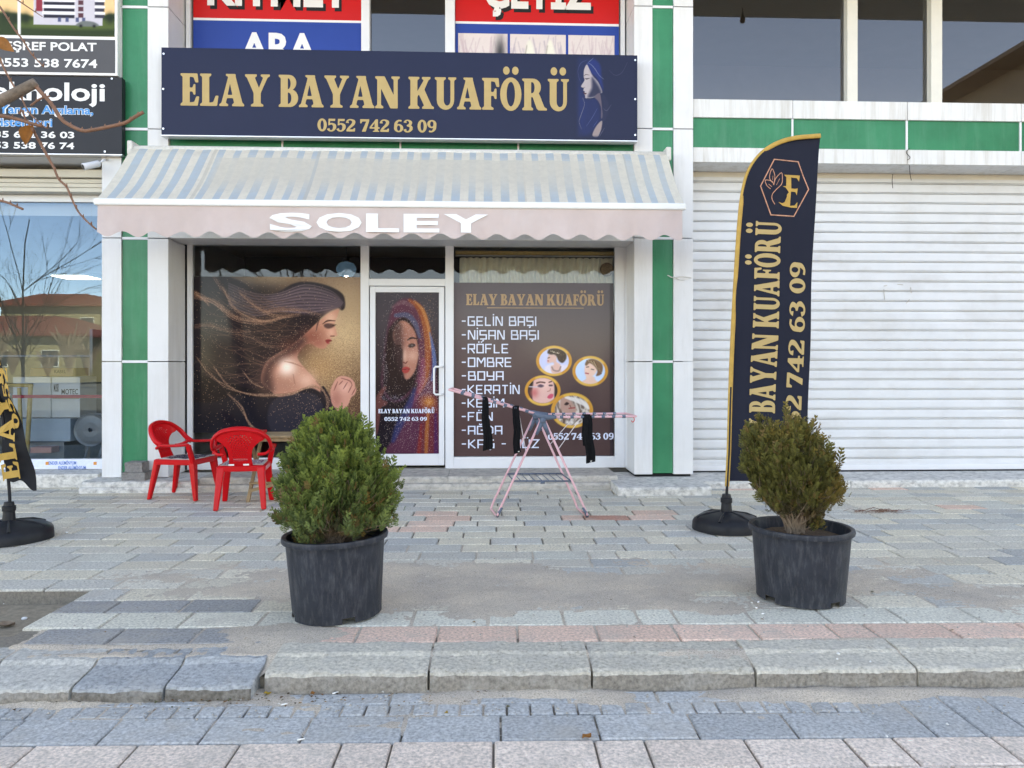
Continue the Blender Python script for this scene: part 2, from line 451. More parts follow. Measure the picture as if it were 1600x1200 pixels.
TECH = {
 'G': [[(.7, 1), (0, 1), (0, 0), (.7, 0), (.7, .5), (.35, .5)]], 'E': [[(.68, 1), (0, 1), (0, 0), (.68, 0)], [(0, .5), (.6, .5)]],
 'L': [[(0, 1), (0, 0), (.6, 0)]], 'I': [[(0, -.07), (0, 1.07)]], 'N': [[(0, -.07), (0, 1), (.12, 1), (.6, 0), (.7, 0), (.7, 1.07)]],
 'B': [[(.62, .5), (.62, 1), (0, 1), (0, 0), (.7, 0), (.7, .5), (0, .5)]], 'A': [[(0, -.07), (0, 1), (.7, 1), (.7, -.07)], [(0, .42), (.7, .42)]],
 'S': [[(.7, 1), (0, 1), (0, .5), (.7, .5), (.7, 0), (0, 0)]], 'R': [[(0, -.07), (0, 1), (.7, 1), (.7, .46), (.1, .46)], [(.32, .46), (.7, -.07)]],
 'O': [[(.35, 0), (0, 0), (0, 1), (.7, 1), (.7, 0), (.35, 0)]], 'F': [[(.68, 1), (0, 1), (0, -.07)], [(0, .5), (.58, .5)]],
 'M': [[(0, -.07), (0, 1), (.1, 1), (.42, .45), (.74, 1), (.84, 1), (.84, -.07)]], 'Y': [[(0, 1.07), (0, .45), (.7, .45)], [(.7, 1.07), (.7, 0), (.1, 0)]],
 'K': [[(0, -.07), (0, 1.07)], [(.66, 1.05), (.12, .5), (.7, -.05)]], 'T': [[(0, 1), (.7, 1)], [(.35, 1), (.35, -.07)]],
 'D': [[(.35, 0), (0, 0), (0, 1), (.5, 1), (.7, .8), (.7, .2), (.5, 0), (.35, 0)]], 'U': [[(0, 1.07), (0, 0), (.7, 0), (.7, 1.07)]],
 'Z': [[(0, 1), (.7, 1), (.02, 0), (.72, 0)]], '-': [[(0, .5), (.45, .5)]],
}
def loops_mesh(loops):
    cu = bpy.data.curves.new("tmp", 'CURVE'); cu.dimensions = '2D'; cu.fill_mode = 'BOTH'
    for lp in loops:
        sp = cu.splines.new('POLY'); sp.points.add(len(lp) - 1)
        for i, p in enumerate(lp): sp.points[i].co = (p[0], p[1], 0, 1)
        sp.use_cyclic_u = True
    ob = bpy.data.objects.new("tmp", cu)
    COL.objects.link(ob)
    dg = bpy.context.evaluated_depsgraph_get()
    me = bpy.data.meshes.new_from_object(ob.evaluated_get(dg))
    V = [(v.co.x, v.co.y) for v in me.vertices]; Fc = [tuple(p.vertices) for p in me.polygons]
    bpy.data.objects.remove(ob); bpy.data.curves.remove(cu); bpy.data.meshes.remove(me)
    return V, Fc
BASE = {'Ö': 'O', 'Ü': 'U', 'İ': 'I', 'Ş': 'S', 'Ğ': 'G', 'Ç': 'C'}
def slab_text(s, gap=.025, space=.27):
    V, Fc, x = [], [], 0.0
    layers = {}
    for ch in s:
        if ch == ' ': x += space; continue
        g = SLAB[BASE.get(ch, ch)]
        xm = max(p[0] for lay in g for lp in lay for p in lp)
        for li, lay in enumerate(g):
            layers.setdefault(li, []).extend([[(p[0] + x, p[1]) for p in soften(lp)] for lp in lay])
        if ch in 'ÖÜ':
            for dx in (-.155, .155): layers[0].append([(p[0] + x, p[1]) for p in ell(xm / 2 + dx, 1.24, .115, .13, 14)])
        x += xm + gap
    for li, lps in layers.items():
        v, f = loops_mesh(lps)
        b = len(V); V += [(p[0], p[1], li) for p in v]; Fc += [tuple(i + b for i in q) for q in f]
    return V, Fc, x - gap
def tech_text(s, gap=.3, space=.55):
    V, Fc, x, li = [], [], 0.0, 0
    for ch in s:
        if ch == ' ': x += space; continue
        g = [list(t) for t in TECH[BASE.get(ch, ch)]]
        xm = max(p[0] for t in g for p in t)
        if ch == 'İ': g.append([(0, 1.2), (0, 1.36)])
        if ch in 'ÖÜ': g += [[(.2, 1.2), (.2, 1.36)], [(.5, 1.2), (.5, 1.36)]]
        if ch == 'Ş': g.append([(.36, -.1), (.36, -.2), (.24, -.28)])
        if ch == 'Ğ': g.append([(.18, 1.34), (.3, 1.22), (.42, 1.22), (.54, 1.34)])
        for k, t in enumerate(g):
            n = len(t); lp = strokep(t, TW, False); b = len(V)
            V += [(p[0] + x + TW / 2, p[1], k) for p in lp]
            for i in range(n - 1): Fc.append((b + i, b + i + 1, b + 2 * n - 2 - i, b + 2 * n - 1 - i))
        x += xm + gap
    return V, Fc, x - gap + TW
def sans_text(s, bold=.02, shear=0):
    cu = bpy.data.curves.new("tmp", 'FONT'); cu.body = s; cu.offset = bold; cu.shear = shear; cu.size = 1 / .69
    cu.resolution_u = 3
    ob = bpy.data.objects.new("tmp", cu); COL.objects.link(ob)
    dg = bpy.context.evaluated_depsgraph_get()
    me = bpy.data.meshes.new_from_object(ob.evaluated_get(dg))
    V = [(v.co.x, v.co.y, 0) for v in me.vertices]; Fc = [tuple(p.vertices) for p in me.polygons]
    bpy.data.objects.remove(ob); bpy.data.curves.remove(cu); bpy.data.meshes.remove(me)
    x0 = min(v[0] for v in V)
    V = [(v[0] - x0, v[1], v[2]) for v in V]
    return V, Fc, max(v[0] for v in V)

def letter(txt, name, m, parent, O, U, W, w, h, warp=None, lift=.0004):
    """txt = (V, F, width); O lower left, U right direction, W up direction (unit vectors)"""
    V, Fc, tw = txt
    O, U, W = Vector(O), Vector(U), Vector(W)
    N = U.cross(W)
    mb = MB()
    pts = []
    for x, y, li in V:
        p = O + U * (x * w / tw) + W * (y * h) + N * (li * lift)
        if warp: p = warp(p)
        pts.append(p)
    mb.add(pts, Fc)
    return mb.build(name, m, parent)

EX, EZ = Vector((1, 0, 0)), Vector((0, 0, 1))

# ---- flat printed pictures painted as a fine colour grid
class Art:
    def __init__(s, x0, y0, x1, y1, nx, ny, bg, seed=3):
        s.x0, s.y0, s.x1, s.y1, s.nx, s.ny = x0, y0, x1, y1, nx, ny
        s.xs, s.ys = np.linspace(x0, x1, nx), np.linspace(y0, y1, ny)
        s.X, s.Y = np.meshgrid(s.xs, s.ys)
        s.I = np.empty((ny, nx, 3)); s.I[:] = bg
        s.r = np.random.default_rng(seed)
    def win(s, a, b, c, d):
        i0, i1 = np.searchsorted(s.xs, [a, c]); j0, j1 = np.searchsorted(s.ys, [b, d])
        return slice(j0, max(j1, j0)), slice(i0, max(i1, i0))
    def mix(s, sl, al, col):
        col = np.asarray(col, float)
        s.I[sl] += (col - s.I[sl]) * al[..., None]
    def poly(s, pts, col, a=1.0, soft=4, smooth=True):
        P = np.array(catmull(pts, 6, True) if smooth else pts, float)
        sl = s.win(P[:, 0].min() - soft, P[:, 1].min() - soft, P[:, 0].max() + soft, P[:, 1].max() + soft)
        X, Y = s.X[sl], s.Y[sl]
        if not X.size: return
        ins = np.zeros(X.shape, bool); D = np.full(X.shape, 1e9)
        for k in range(len(P)):
            ax, ay = P[k - 1]; bx, by = P[k]
            if ay != by:
                c = ((ay > Y) != (by > Y)) & (X < (bx - ax) * (Y - ay) / (by - ay) + ax); ins ^= c
            ex, ey = bx - ax, by - ay; L = ex * ex + ey * ey + 1e-9
            t = np.clip(((X - ax) * ex + (Y - ay) * ey) / L, 0, 1)
            D = np.minimum(D, (X - ax - t * ex) ** 2 + (Y - ay - t * ey) ** 2)
        sd = np.where(ins, 1, -1) * np.sqrt(D)
        t = np.clip(sd / (2 * soft) + .5, 0, 1)
        s.mix(sl, a * t * t * (3 - 2 * t), col)
    def line(s, pts, w, col, a=1.0, soft=2, speck=0):
        P = np.array(catmull(pts, 6), float)
        W = np.interp(np.linspace(0, 1, len(P)), np.linspace(0, 1, len(w)), w) if isinstance(w, (list, tuple)) else np.full(len(P), w)
        pad = W.max() + soft
        sl = s.win(P[:, 0].min() - pad, P[:, 1].min() - pad, P[:, 0].max() + pad, P[:, 1].max() + pad)
        X, Y = s.X[sl], s.Y[sl]
        if not X.size: return
        best = np.full(X.shape, -1e9)
        for k in range(1, len(P)):
            ax, ay = P[k - 1]; bx, by = P[k]
            ex, ey = bx - ax, by - ay; L = ex * ex + ey * ey + 1e-9
            t = np.clip(((X - ax) * ex + (Y - ay) * ey) / L, 0, 1)
            best = np.maximum(best, W[k - 1] + (W[k] - W[k - 1]) * t - np.hypot(X - ax - t * ex, Y - ay - t * ey))
        al = np.clip(best / soft + .5, 0, 1) * a
        if speck: al = al * (s.r.random(X.shape) > speck)
        s.mix(sl, al, col)
    def blob(s, cx, cy, rx, ry, col, a=1.0, hard=1.0):
        d = ((s.X - cx) / rx) ** 2 + ((s.Y - cy) / ry) ** 2
        s.mix((slice(None), slice(None)), a * np.exp(-d * hard), col)
    def disc(s, cx, cy, rx, ry, col, a=1.0, soft=.06):
        d = np.sqrt(((s.X - cx) / rx) ** 2 + ((s.Y - cy) / ry) ** 2)
        s.mix((slice(None), slice(None)), a * np.clip((1 - d) / soft + .5, 0, 1), col)
    def dust(s, cx, cy, rx, ry, n, col, a=.8):
        x, y = s.r.normal(cx, rx, n), s.r.normal(cy, ry, n)
        i = ((x - s.x0) / (s.x1 - s.x0) * (s.nx - 1)).astype(int); j = ((y - s.y0) / (s.y1 - s.y0) * (s.ny - 1)).astype(int)
        ok = (i >= 0) & (i < s.nx) & (j >= 0) & (j < s.ny); i, j = i[ok], j[ok]
        al = (s.r.random(len(i)) * a)[:, None]
        s.I[j, i] += (np.asarray(col, float) - s.I[j, i]) * al
    def mesh(s, name, m, parent, O, U, W, gain=1.0):
        """O = upper left, U spans the width, W spans the height (downwards)"""
        O, U, W = np.array(O), np.array(U), np.array(W)
        u = (np.arange(s.nx) / (s.nx - 1))[None, :, None]; v = (np.arange(s.ny) / (s.ny - 1))[:, None, None]
        V = (O + u * U + v * W).reshape(-1, 3)
        off = np.array(WL[parent.name]) if parent is not None else np.zeros(3)
        V = V - off
        idx = np.arange(s.nx * s.ny).reshape(s.ny, s.nx)
        Q = np.stack([idx[1:, :-1], idx[1:, 1:], idx[:-1, 1:], idx[:-1, :-1]], -1).reshape(-1, 4)
        me = bpy.data.meshes.new(name)
        me.vertices.add(len(V)); me.vertices.foreach_set("co", V.astype(np.float32).ravel())
        me.loops.add(Q.size); me.loops.foreach_set("vertex_index", Q.astype(np.int32).ravel())
        me.polygons.add(len(Q)); me.polygons.foreach_set("loop_start", np.arange(0, Q.size, 4, dtype=np.int32))
        me.update(calc_edges=True)
        at_ = me.color_attributes.new("Col", 'FLOAT_COLOR', 'POINT')
        arr = np.ones((len(V), 4), np.float32); arr[:, :3] = lin(np.clip(s.I, 0, 255)).__mul__(gain).clip(0, .9).reshape(-1, 3)
        at_.data.foreach_set("color", arr.ravel())
        me.materials.append(m)
        o = bpy.data.objects.new(name, me); COL.objects.link(o)
        if parent is not None: o.parent = parent
        WL[o.name] = Vector(off)
        return o

# ------------------------------------------------------------------ the ground
GA = math.radians(1.2)
def G(s, t, z=0.0): return (s * math.cos(GA) + t * math.sin(GA), -s * math.sin(GA) + t * math.cos(GA), z)
def ginv(x, y): return (x * math.cos(GA) - y * math.sin(GA), x * math.sin(GA) + y * math.cos(GA))
def gat(px, py, h=CH):
    """pavement coordinates of a photo pixel on a level h below the camera"""
    d = h * F / (py - HY); u = (px - 800) / F
    return ginv(d * (SN + u * CS), d * (CS - u * SN))
LOW = -.125
def rc(lo, hi): return rnd.uniform(lo, hi)
def sheet(name, pts, m, z):
    mb = MB(); mb.add([(x, y, z) for x, y in pts], [tuple(range(len(pts)))])
    return mb.build(name, m, kind='structure')
sheet("ground", [(-900, -900), (900, -900), (900, 900), (-900, 900)], M['ground'], -.36)
sheet("road", [(-90, -9.5), (90, -9.5), (90, .4), (-90, .4)], M['asphalt'], -.20)

PIT_S, PIT_T0, PIT_T1 = gat(121, 934)[0], 4.30, 5.15
def slab_quad(mb, s0, s1, t0, t1, z0, z1):
    mb.hexa([G(s0, t0, z0), G(s1, t0, z0), G(s1, t1, z0), G(s0, t1, z0)], [G(s0, t0, z1), G(s1, t0, z1), G(s1, t1, z1), G(s0, t1, z1)])
jb = MB()
slab_quad(jb, -22, 22, PIT_T1, 10.4, -.3, -.016)
slab_quad(jb, PIT_S, 22, PIT_T0, PIT_T1, -.3, -.016)
slab_quad(jb, -22, 22, 4.02, PIT_T0, -.3, -.016)
slab_quad(jb, -22, 22, 3.86, 4.019, -.3, -.07)
slab_quad(jb, -22, 22, .3, 3.86, -.3, LOW - .016)
jb.build("paving_bed", M['joint'], kind='structure')
pm = MB()
slab_quad(pm, -9, PIT_S, PIT_T0, PIT_T1, -.29, -.10)
pm.build("tree_pit_soil", M['soil'], kind='structure')

def paver(mb, s0, s1, t0, t1, z, th, bev=.007):
    z0, z1, z2, z3 = [z + rc(-.0025, .0025) for _ in range(4)]
    C = [(s0, t0, z0), (s1, t0, z1), (s1, t1, z2), (s0, t1, z3)]
    I = [(s0 + bev, t0 + bev), (s1 - bev, t0 + bev), (s1 - bev, t1 - bev), (s0 + bev, t1 - bev)]
    b = len(mb.v)
    mb.v += [G(I[k][0], I[k][1], C[k][2]) for k in range(4)]
    mb.v += [G(C[k][0], C[k][1], C[k][2] - bev) for k in range(4)]
    mb.v += [G(C[k][0], C[k][1], z - th) for k in range(4)]
    mb.face(b, b + 1, b + 2, b + 3)
    for k in range(4):
        k2 = (k + 1) % 4
        mb.face(b + 4 + k, b + 4 + k2, b + k2, b + k)
        mb.face(b + 8 + k, b + 8 + k2, b + 4 + k2, b + 4 + k)

GREYS = [(166, 164, 160), (172, 170, 165), (160, 161, 160), (176, 172, 163), (154, 156, 157), (176, 171, 161), (168, 164, 156), (162, 163, 160), (180, 176, 167), (146, 149, 152)]
def paver_col(kind=None):
    base, j = {'pink': ((186, 161, 152), 7), 'blue': ((150, 155, 161), 7), 'pale': ((178, 179, 174), 6), 'mauve': ((190, 178, 173), 5), 'dark': ((130, 133, 138), 5), 'red': ((152, 112, 102), 8)}.get(kind, (None, 5))
    if base is None: base = GREYS[rnd.randrange(len(GREYS))]
    d = rc(-j, j)
    v = lin(tuple(x + d for x in base)) * 1.5 * np.array([1.06, 1.0, .90])
    return tuple(float(x) for x in v)

up = MB()
t = 4.13
rows = [(4.13, 4.385, 'pink'), (4.385, 4.66, 'pale')]
q = 4.66
while q < 10.3:
    rows.append((q, q + .245, None)); q += .245
reds = {}
sr, tr = gat(700, 812); RED_T = tr
for ri, (t0, t1, kd) in enumerate(rows):
    s = -9.2 - rc(0, .44)
    tc = (t0 + t1) / 2
    while s < 9.5:
        w = .44 if rnd.random() > .07 else .22
        sc = s + w / 2
        k = kd
        if kd == 'pink' and sc < gat(415, 985)[0]: k = 'dark'
        if k is None and tc > 6 and abs(tc - RED_T) < .42 and -1.6 < sc < 1.6 and rnd.random() < .32: k = 'red' if rnd.random() < .3 else 'pink'
        if k is None and tc > 7.5 and sc > 1.5 and rnd.random() < .05: k = 'pink'
        if k is None and tc < 5.3 and sc < gat(420, 960)[0] and sc > PIT_S - .2: k = 'dark' if tc < 4.95 else None
        inpit = s + w * .6 < PIT_S and t1 > PIT_T0 + .03 and t0 < PIT_T1 - .03
        if not inpit:
            up.col = paver_col(k)
            g = .0065
            a0, a1 = s + g, s + w - g
            if t1 > PIT_T0 + .03 and t0 < PIT_T1 - .03 and a0 < PIT_S: a0 = PIT_S
            th = .10 if (tc < PIT_T1 + .26 and sc < PIT_S + .3) else .03
            paver(up, a0, a1, t0 + g, t1 - g, 0.0, th)
        s += w
up.build("pavement", M['paver'], colors=True, kind='structure')

lo = MB()
SB = gat(1352, 1118, CH - LOW)[0]
t_hi = 3.66
# small cobbles against the kerb foot, then a blue row, then pale mauve rows
s = -6.0
while s < SB:
    lo.col = paver_col('blue'); paver(lo, s + .005, s + .105, 3.545, 3.655, LOW, .03, .006); s += .11
s = -6.0
while s < SB:
    lo.col = paver_col('blue'); paver(lo, s + .005, s + .425, 3.30, 3.535, LOW, .03); s += .43
s = -6.1
while s < SB - .3:
    lo.col = paver_col('blue'); paver(lo, s + .005, s + .425, 3.665, 3.785, LOW - .002, .03); s += .43
s = SB + .01
while s < 6.0:
    lo.col = paver_col('blue'); paver(lo, s + .005, s + .21, 3.30, 3.72, LOW, .03); s += .215
t = 3.295
ri = 0
while t > .5:
    s = -6.2 - rc(0, .4)
    while s < 6.2:
        w = rnd.choice([.43, .43, .43, .215, .215])
        lo.col = paver_col('mauve'); paver(lo, s + .005, s + w - .005, t - .235, t - .005, LOW, .03); s += w
    t -= .24
lo.build("lower_paving", M['paver'], colors=True, kind='structure')

def tone(c, j):
    d = rc(-j, j); return tuple(x + d for x in c)
kb = MB()
def kerb_stone(s0, s1, t0, t1, ztop, drop, col):
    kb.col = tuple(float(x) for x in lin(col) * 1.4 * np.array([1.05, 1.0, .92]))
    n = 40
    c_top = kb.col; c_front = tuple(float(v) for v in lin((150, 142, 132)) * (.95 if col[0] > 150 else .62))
    prof = [(t0 + .002, LOW - .1), (t0, LOW + .03), (t0 + .003, ztop - drop - .020), (t0 + .010, ztop - drop - .006), (t0 + .028, ztop - drop + .002), (t0 + (t1 - t0) * .55, ztop - drop * .45), (t0 + (t1 - t0) * .62, ztop - .002), (t1, ztop), (t1, LOW - .1)]
    b = len(kb.v); m_ = len(prof)
    for i in range(n + 1):
        s_ = s0 + (s1 - s0) * i / n
        e = .006 if i in (0, n) else 0
        for j, (t_, z_) in enumerate(prof):
            jt = (mnoise.noise((s_ * 9, j * 3.1, s0)) * .008 + mnoise.noise((s_ * 34, j * 2.1, s0 + 4)) * .006) if 0 < j < 8 else 0
            kb.v.append(G(s_, t_ + jt + (e if j < 5 else 0), z_ + jt * .7 - (e * .6 if 1 < j < 8 else 0)))
    for i in range(n):
        for j in range(m_ - 1):
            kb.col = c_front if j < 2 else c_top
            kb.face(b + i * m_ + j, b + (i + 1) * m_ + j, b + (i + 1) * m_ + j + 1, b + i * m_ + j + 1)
    kb.face(*[b + j for j in range(m_)]); kb.face(*[b + n * m_ + j for j in reversed(range(m_))])
KJ = [gat(px, 1048, CH)[0] for px in (408, 668, 928, 1191, 1452)]
step = KJ[2] - KJ[1]
KJ = KJ + [KJ[-1] + step * k for k in range(1, 5)]
for i in range(len(KJ) - 1):
    kerb_stone(KJ[i] + .006, KJ[i + 1] - .006, 3.79 + rc(-.008, .008), 4.12, -.002 + rc(-.004, .004), .028, tone((168, 165, 158), 7))
s1 = KJ[0] - .03
for k in range(9):
    w = (.42, .44, .48, .75, .8, .8, .8, .8, .8)[k]
    kerb_stone(s1 - w + .006, s1 - .006, 3.705 + rc(-.008, .008), 4.12, -.012 + rc(-.004, .003), .045, tone((138, 144, 150), 8) if k < 2 else tone((160, 161, 160), 5))
    s1 -= w
kb.build("kerb", M['kerb'], smooth=False, colors=True, kind='structure')

# drifted sand: a real height field that rises through the paving where it has gathered
def sand_height(s, t):
    n = mnoise.fractal((s * 1.3 + 5, t * 2.6, 0.3), 1.0, 2.1, 6)
    fine = mnoise.noise((s * 24, t * 24, 2.0)) * .0045 + mnoise.noise((s * 60, t * 60, 5.0)) * .0035
    zone = math.exp(-((t - 5.15) / .80) ** 2) * (1 / (1 + math.exp(-(s + 2.5) * 3))) * (1 / (1 + math.exp((s - 3.7) * 2.2)))
    zone3 = .80 * math.exp(-((t - 4.30) / .25) ** 2) * math.exp(-((s + 1.15) / .5) ** 2) + .72 * math.exp(-((t - 4.35) / .3) ** 2) * math.exp(-((s - .9) / .6) ** 2)
    zone4 = .42 * math.exp(-((t - 3.97) / .09) ** 2)
    zone5 = .55 * math.exp(-((t - 4.13) / .03) ** 2)
    zz = max(zone, zone3, zone4, zone5)
    left = s < KJ[0] - .03
    if left and t < 3.97: return float(np.interp(t, [3.70, 3.74, 3.93, 3.96], [-.09, -.062, -.034, -.014])) - .016 + n * .012 + fine
    kz = float(np.interp(t, [3.79, 3.82, 3.97, 3.995], [-.055, -.030, -.013, 0])) if t < 3.995 else 0
    return kz - .0185 + zz * .027 + n * .013 + fine
sd = MB()
def sand_patch(s0, s1, t0, t1, ds, dt, fn):
    ns, nt_ = int((s1 - s0) / ds), int((t1 - t0) / dt)
    sd.grid(lambda a, b: G(s0 + (s1 - s0) * a, t0 + (t1 - t0) * b, fn(s0 + (s1 - s0) * a, t0 + (t1 - t0) * b)), ns, nt_,
            skip=lambda i, j: fn(s0 + (i + .5) * (s1 - s0) / ns, t0 + (j + .5) * (t1 - t0) / nt_) < -.07)
sand_patch(-3.4, 5.2, 3.84, 7.0, .021, .021, lambda s, t: sand_height(s, t) - (max(0, PIT_S + .1 - s) * .8 if t < 5.2 else 0))
def low_sand(s, t):
    n = mnoise.fractal((s * 2.0 + 9, t * 5, 1.3), 1.0, 2.1, 5)
    return LOW - .0125 + .021 * math.exp(-((t - 3.74) / .10) ** 2) + n * .022 + mnoise.noise((s * 40, t * 40, 0)) * .002
def low_patch():
    s0, s1, t0, t1 = -3.6, 3.0, 3.36, 3.84
    ns, nt_ = 300, 24
    sd.grid(lambda a, b: G(s0 + (s1 - s0) * a, t0 + (t1 - t0) * b, low_sand(s0 + (s1 - s0) * a, t0 + (t1 - t0) * b)), ns, nt_)
low_patch()
sd.build("sand_drift", M['sand'], smooth=True, kind='stuff')["label"] = "gravelly beige sand drifted over the paving and along the kerb foot"
pb = MB()
for k in range(1500):
    if k < 1050: s_, t_ = rc(-3, 4.2), rnd.gauss(5.0, .7); z_ = 0.0
    else: s_, t_ = rc(-3.2, 2.8), rc(3.5, 3.76); z_ = LOW
    if z_ == 0 and not (4.0 < t_ < 7.2): continue
    if s_ < PIT_S and 4.2 < t_ < 5: continue
    r = abs(rnd.gauss(.0035, .0022)) + .0015
    x, y, _ = G(s_, t_)
    a = rc(0, 6.3); b = len(pb.v)
    pb.add([(x + r * math.cos(a + q), y + r * math.sin(a + q), z_ + .001) for q in (0, 1.5, 3.1, 4.6)] + [(x, y, z_ + r * 1.1)], [(0, 1, 4), (1, 2, 4), (2, 3, 4), (3, 0, 4)])
pb.build("gravel", M['pebble'], kind='stuff')["label"] = "fine loose grit scattered over the paving"

# ------------------------------------------------------------------ the shop building
YP, YW, YS = 9.45, 10.0, 9.95
bl = thing("shop_building", "long white panelled building with green strips, shop fronts and a roller shutter", "building", (0, YP, 0))
XL, XR = -14.0, 16.0
L0, L1, L2, L3_ = [fx(p, YP) for p in (159, 190, 230, 263)]
R0, R1, R2, R3 = [fx(p, YP) for p in (991, 1020, 1052, 1083)]
TOPZ = 7.4
def build_pillar(a, b, c, d, px):
    zj = [.127] + [fz(px, y, YP) for y in (565, 372, 201, 10)] + [TOPZ]
    w = MB()
    for k in range(len(zj) - 1):
        z0, z1 = zj[k] + .005, zj[k + 1] - .005
        w.box(a, b - .004, YP, YW + .1, z0, z1); w.box(c + .004, d, YP, YW + .1, z0, z1)
    o = w.build("pillar", M['white'], bl, bevel=.004)
    g = MB(); gj = MB()
    for k in range(len(zj) - 1):
        g.box(b, c, YP + .025, YW + .05, zj[k] + .016, zj[k + 1] - .016)
    g.build("green_panel", M['green'], o)
    for k in range(1, len(zj) - 1): MB().box(b, c, YP + .012, YP + .06, zj[k] - .015, zj[k] + .015).build("joint_strip", M['pvc'], o)
    return o
build_pillar(L0, L1, L2, L3_, 210)
build_pillar(R0, R1, R2, R3, 1040)

# beam between the pillars: white band, green band, white band
zb0 = 3.02; zb1 = fz(620, 231, YP); zb2 = fz(620, 219, YP); zb3 = fz(620, 150, YP)
bm = MB(); bm.box(L3_ + .003, R0 - .003, YP + .02, YW + .1, zb0, zb1)
xj = [fx(p, YP) for p in (440, 625, 810)]
zs_top = fz(620, 120, YP)
bm.box(L3_ + .003, R0 - .003, YP + .02, YW + .1, zb2 + .15, zs_top)
beam = bm.build("beam", M['white'], bl, bevel=.004)
gb = MB(); xs = [L3_ + .003] + xj + [R0 - .003]
for k in range(4): gb.box(xs[k] + (.012 if k else 0), xs[k + 1] - (.012 if k < 3 else 0), YP + .045, YW + .08, zb1 + .001, zb2 + .149)
gb.build("green_panel", M['green'], beam)
for x in xj: MB().box(x - .010, x + .010, YP + .03, YP + .07, zb1 + .002, zb2 + .148).build("joint_strip", M['pvc'], beam)

# shell: upper wall, sides, back, roof, floors and room walls (dark inside the salon)
XW0, XW1 = -30.0, 40.0
sh = MB()
sh.box(XW0, XW1, YP + .01, YP + .35, TOPZ, 11.2)
sh.box(XW0, XW0 + .3, YP + .36, 20, 0, 11.2); sh.box(XW1 - .3, XW1, YP + .36, 20, 0, 11.2)
sh.box(XW0, XW1, 20.01, 20.3, 0, 11.2)
sh.box(XW0, XL, YP + .02, YP + .34, 0, TOPZ - .01); sh.box(XR, XW1, YP + .02, YP + .34, 0, TOPZ - .01)
sh.box(XW0 + .31, XW1 - .31, YP + .36, 20, 10.6, 10.8)
sh.build("outer_wall", M['wall'], bl)
wl = MB()
for x in ((L0 + L1) / 2 + .05, (R1 + R2) / 2 + .05):
    wl.box(x, x + .12, YW + .12, 16.5, .15, 3.39); wl.box(x, x + .12, YW + .12, 16.5, 4.41, 7.3)
wl.box(XL, XR, 16.5, 16.6, .15, 3.39)
wl.box(XL, XL + .1, YW + .12, 16.4, .15, 3.39); wl.box(XR - .1, XR, YW + .12, 16.4, .15, 7.3)
wl.box(XL, XR, 14.0, 14.1, 4.41, 7.3)
wl.build("room_wall", M['int_wall'], bl)
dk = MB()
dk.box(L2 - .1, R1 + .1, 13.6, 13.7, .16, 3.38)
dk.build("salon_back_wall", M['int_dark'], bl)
ce = MB()
ce.box(XL, XR, YW + .12, 16.5, 3.4, 4.4)
ce.box(XL, XR, YW + .12, 14.0, 7.0, 7.2)
ce.build("ceiling", M['int_ceiling'], bl)
OVY, OVZ = YS - 1.3, fz(1250, 28, YS + 1.3)
ov = MB(); ov.box(XW0, XW1, OVY, YP - .001, OVZ, 11.2)
ov.build("overhang", M['shutter_beige'], bl)
fl = MB(); fl.box(XL, XR, YW + .1, 16.5, -.2, .149)
fl.build("floor_slab", M['int_floor'], bl)

# right side: bands, soffit, shutter, upper windows
YB = YP + .03
zw = [fz(1085, y, YB) for y in (154.5, 183, 186, 227, 230, 253)]
xj2 = [R3 + .004] + [fx(p, YB) for p in (1239, 1418, 1596)] + [XR]
fa = MB()
for z0, z1 in ((zw[1], zw[0]), (zw[5], zw[4])):
    for k in range(4): fa.box(xj2[k] + .003, xj2[k + 1] - .003, YB, YS + .12, z0, z1)
fo = fa.build("fascia", M['white_streak'], bl, bevel=.005)
fg = MB()
for k in range(4): fg.box(xj2[k] + .012, xj2[k + 1] - .012, YB + .03, YS + .1, zw[4] + .001, zw[1] - .001)
fg.build("green_panel", M['green'], fo)
for k in range(1, 4): MB().box(xj2[k] - .011, xj2[k] + .011, YB + .012, YB + .05, zw[4] + .002, zw[1] - .002).build("joint_strip", M['pvc'], fo)
zsh = fz(1300, 276, YS)
sx = MB(); sx.box(R3 + .004, XR, YS + .0, YS + .12, zsh - .02, zw[5] - .002)
sx.build("shutter_box", M['shutter_beige'], bl)
# roller shutter: horizontal slats with a double bead
st = MB(); pitch = .1295; zt = zsh - .02; zbm = .118
prof = [(0, .0), (.020, .0015), (.020, .0075), (-.006, .009), (-.008, .013), (-.006, .017), (.020, .0185), (.020, .0245), (-.002, .026), (-.005, .05), (-.005, pitch - .03), (-.001, pitch - .001)]
pts = []
z = zbm
while z < zt - .01:
    for dy, dz in prof: pts.append((YS + .012 + dy, min(z + dz, zt)))
    z += pitch
b = len(st.v)
for x in (R3 + .006, XR): st.v += [(x, y, z_) for y, z_ in pts]
n = len(pts)
for k in range(n - 1): st.face(b + k, b + n + k, b + n + k + 1, b + k + 1)
sto = st.build("roller_shutter", M['shutter'], bl)
br = MB(); br.box(R3 + .01, XR, YS - .012, YS + .03, zbm - .015, zbm + .055)
for p in range(1108, 1600, 93):
    x = fx(p, YS); br.box(x - .006, x + .006, YS - .016, YS - .012, zbm + .015, zbm + .027)
br.build("bottom_bar", M['pvc'], sto, bevel=.004)
for P in (((1381, 447), (1386, 446)), ((1402, 444), (1411, 445)), ((1423, 449), (1424, 458)), ((1421, 468), (1416, 474)), ((1381, 452), (1382, 468))):
    a0, a1 = at(*P[0], YS + .004), at(*P[1], YS + .004)
    MB().tube([a0, a1], .005, 4).build("glue_mark", M['stone'], sto)
ugo = MB(); zu0, zu1 = zw[0] - .01, 6.95
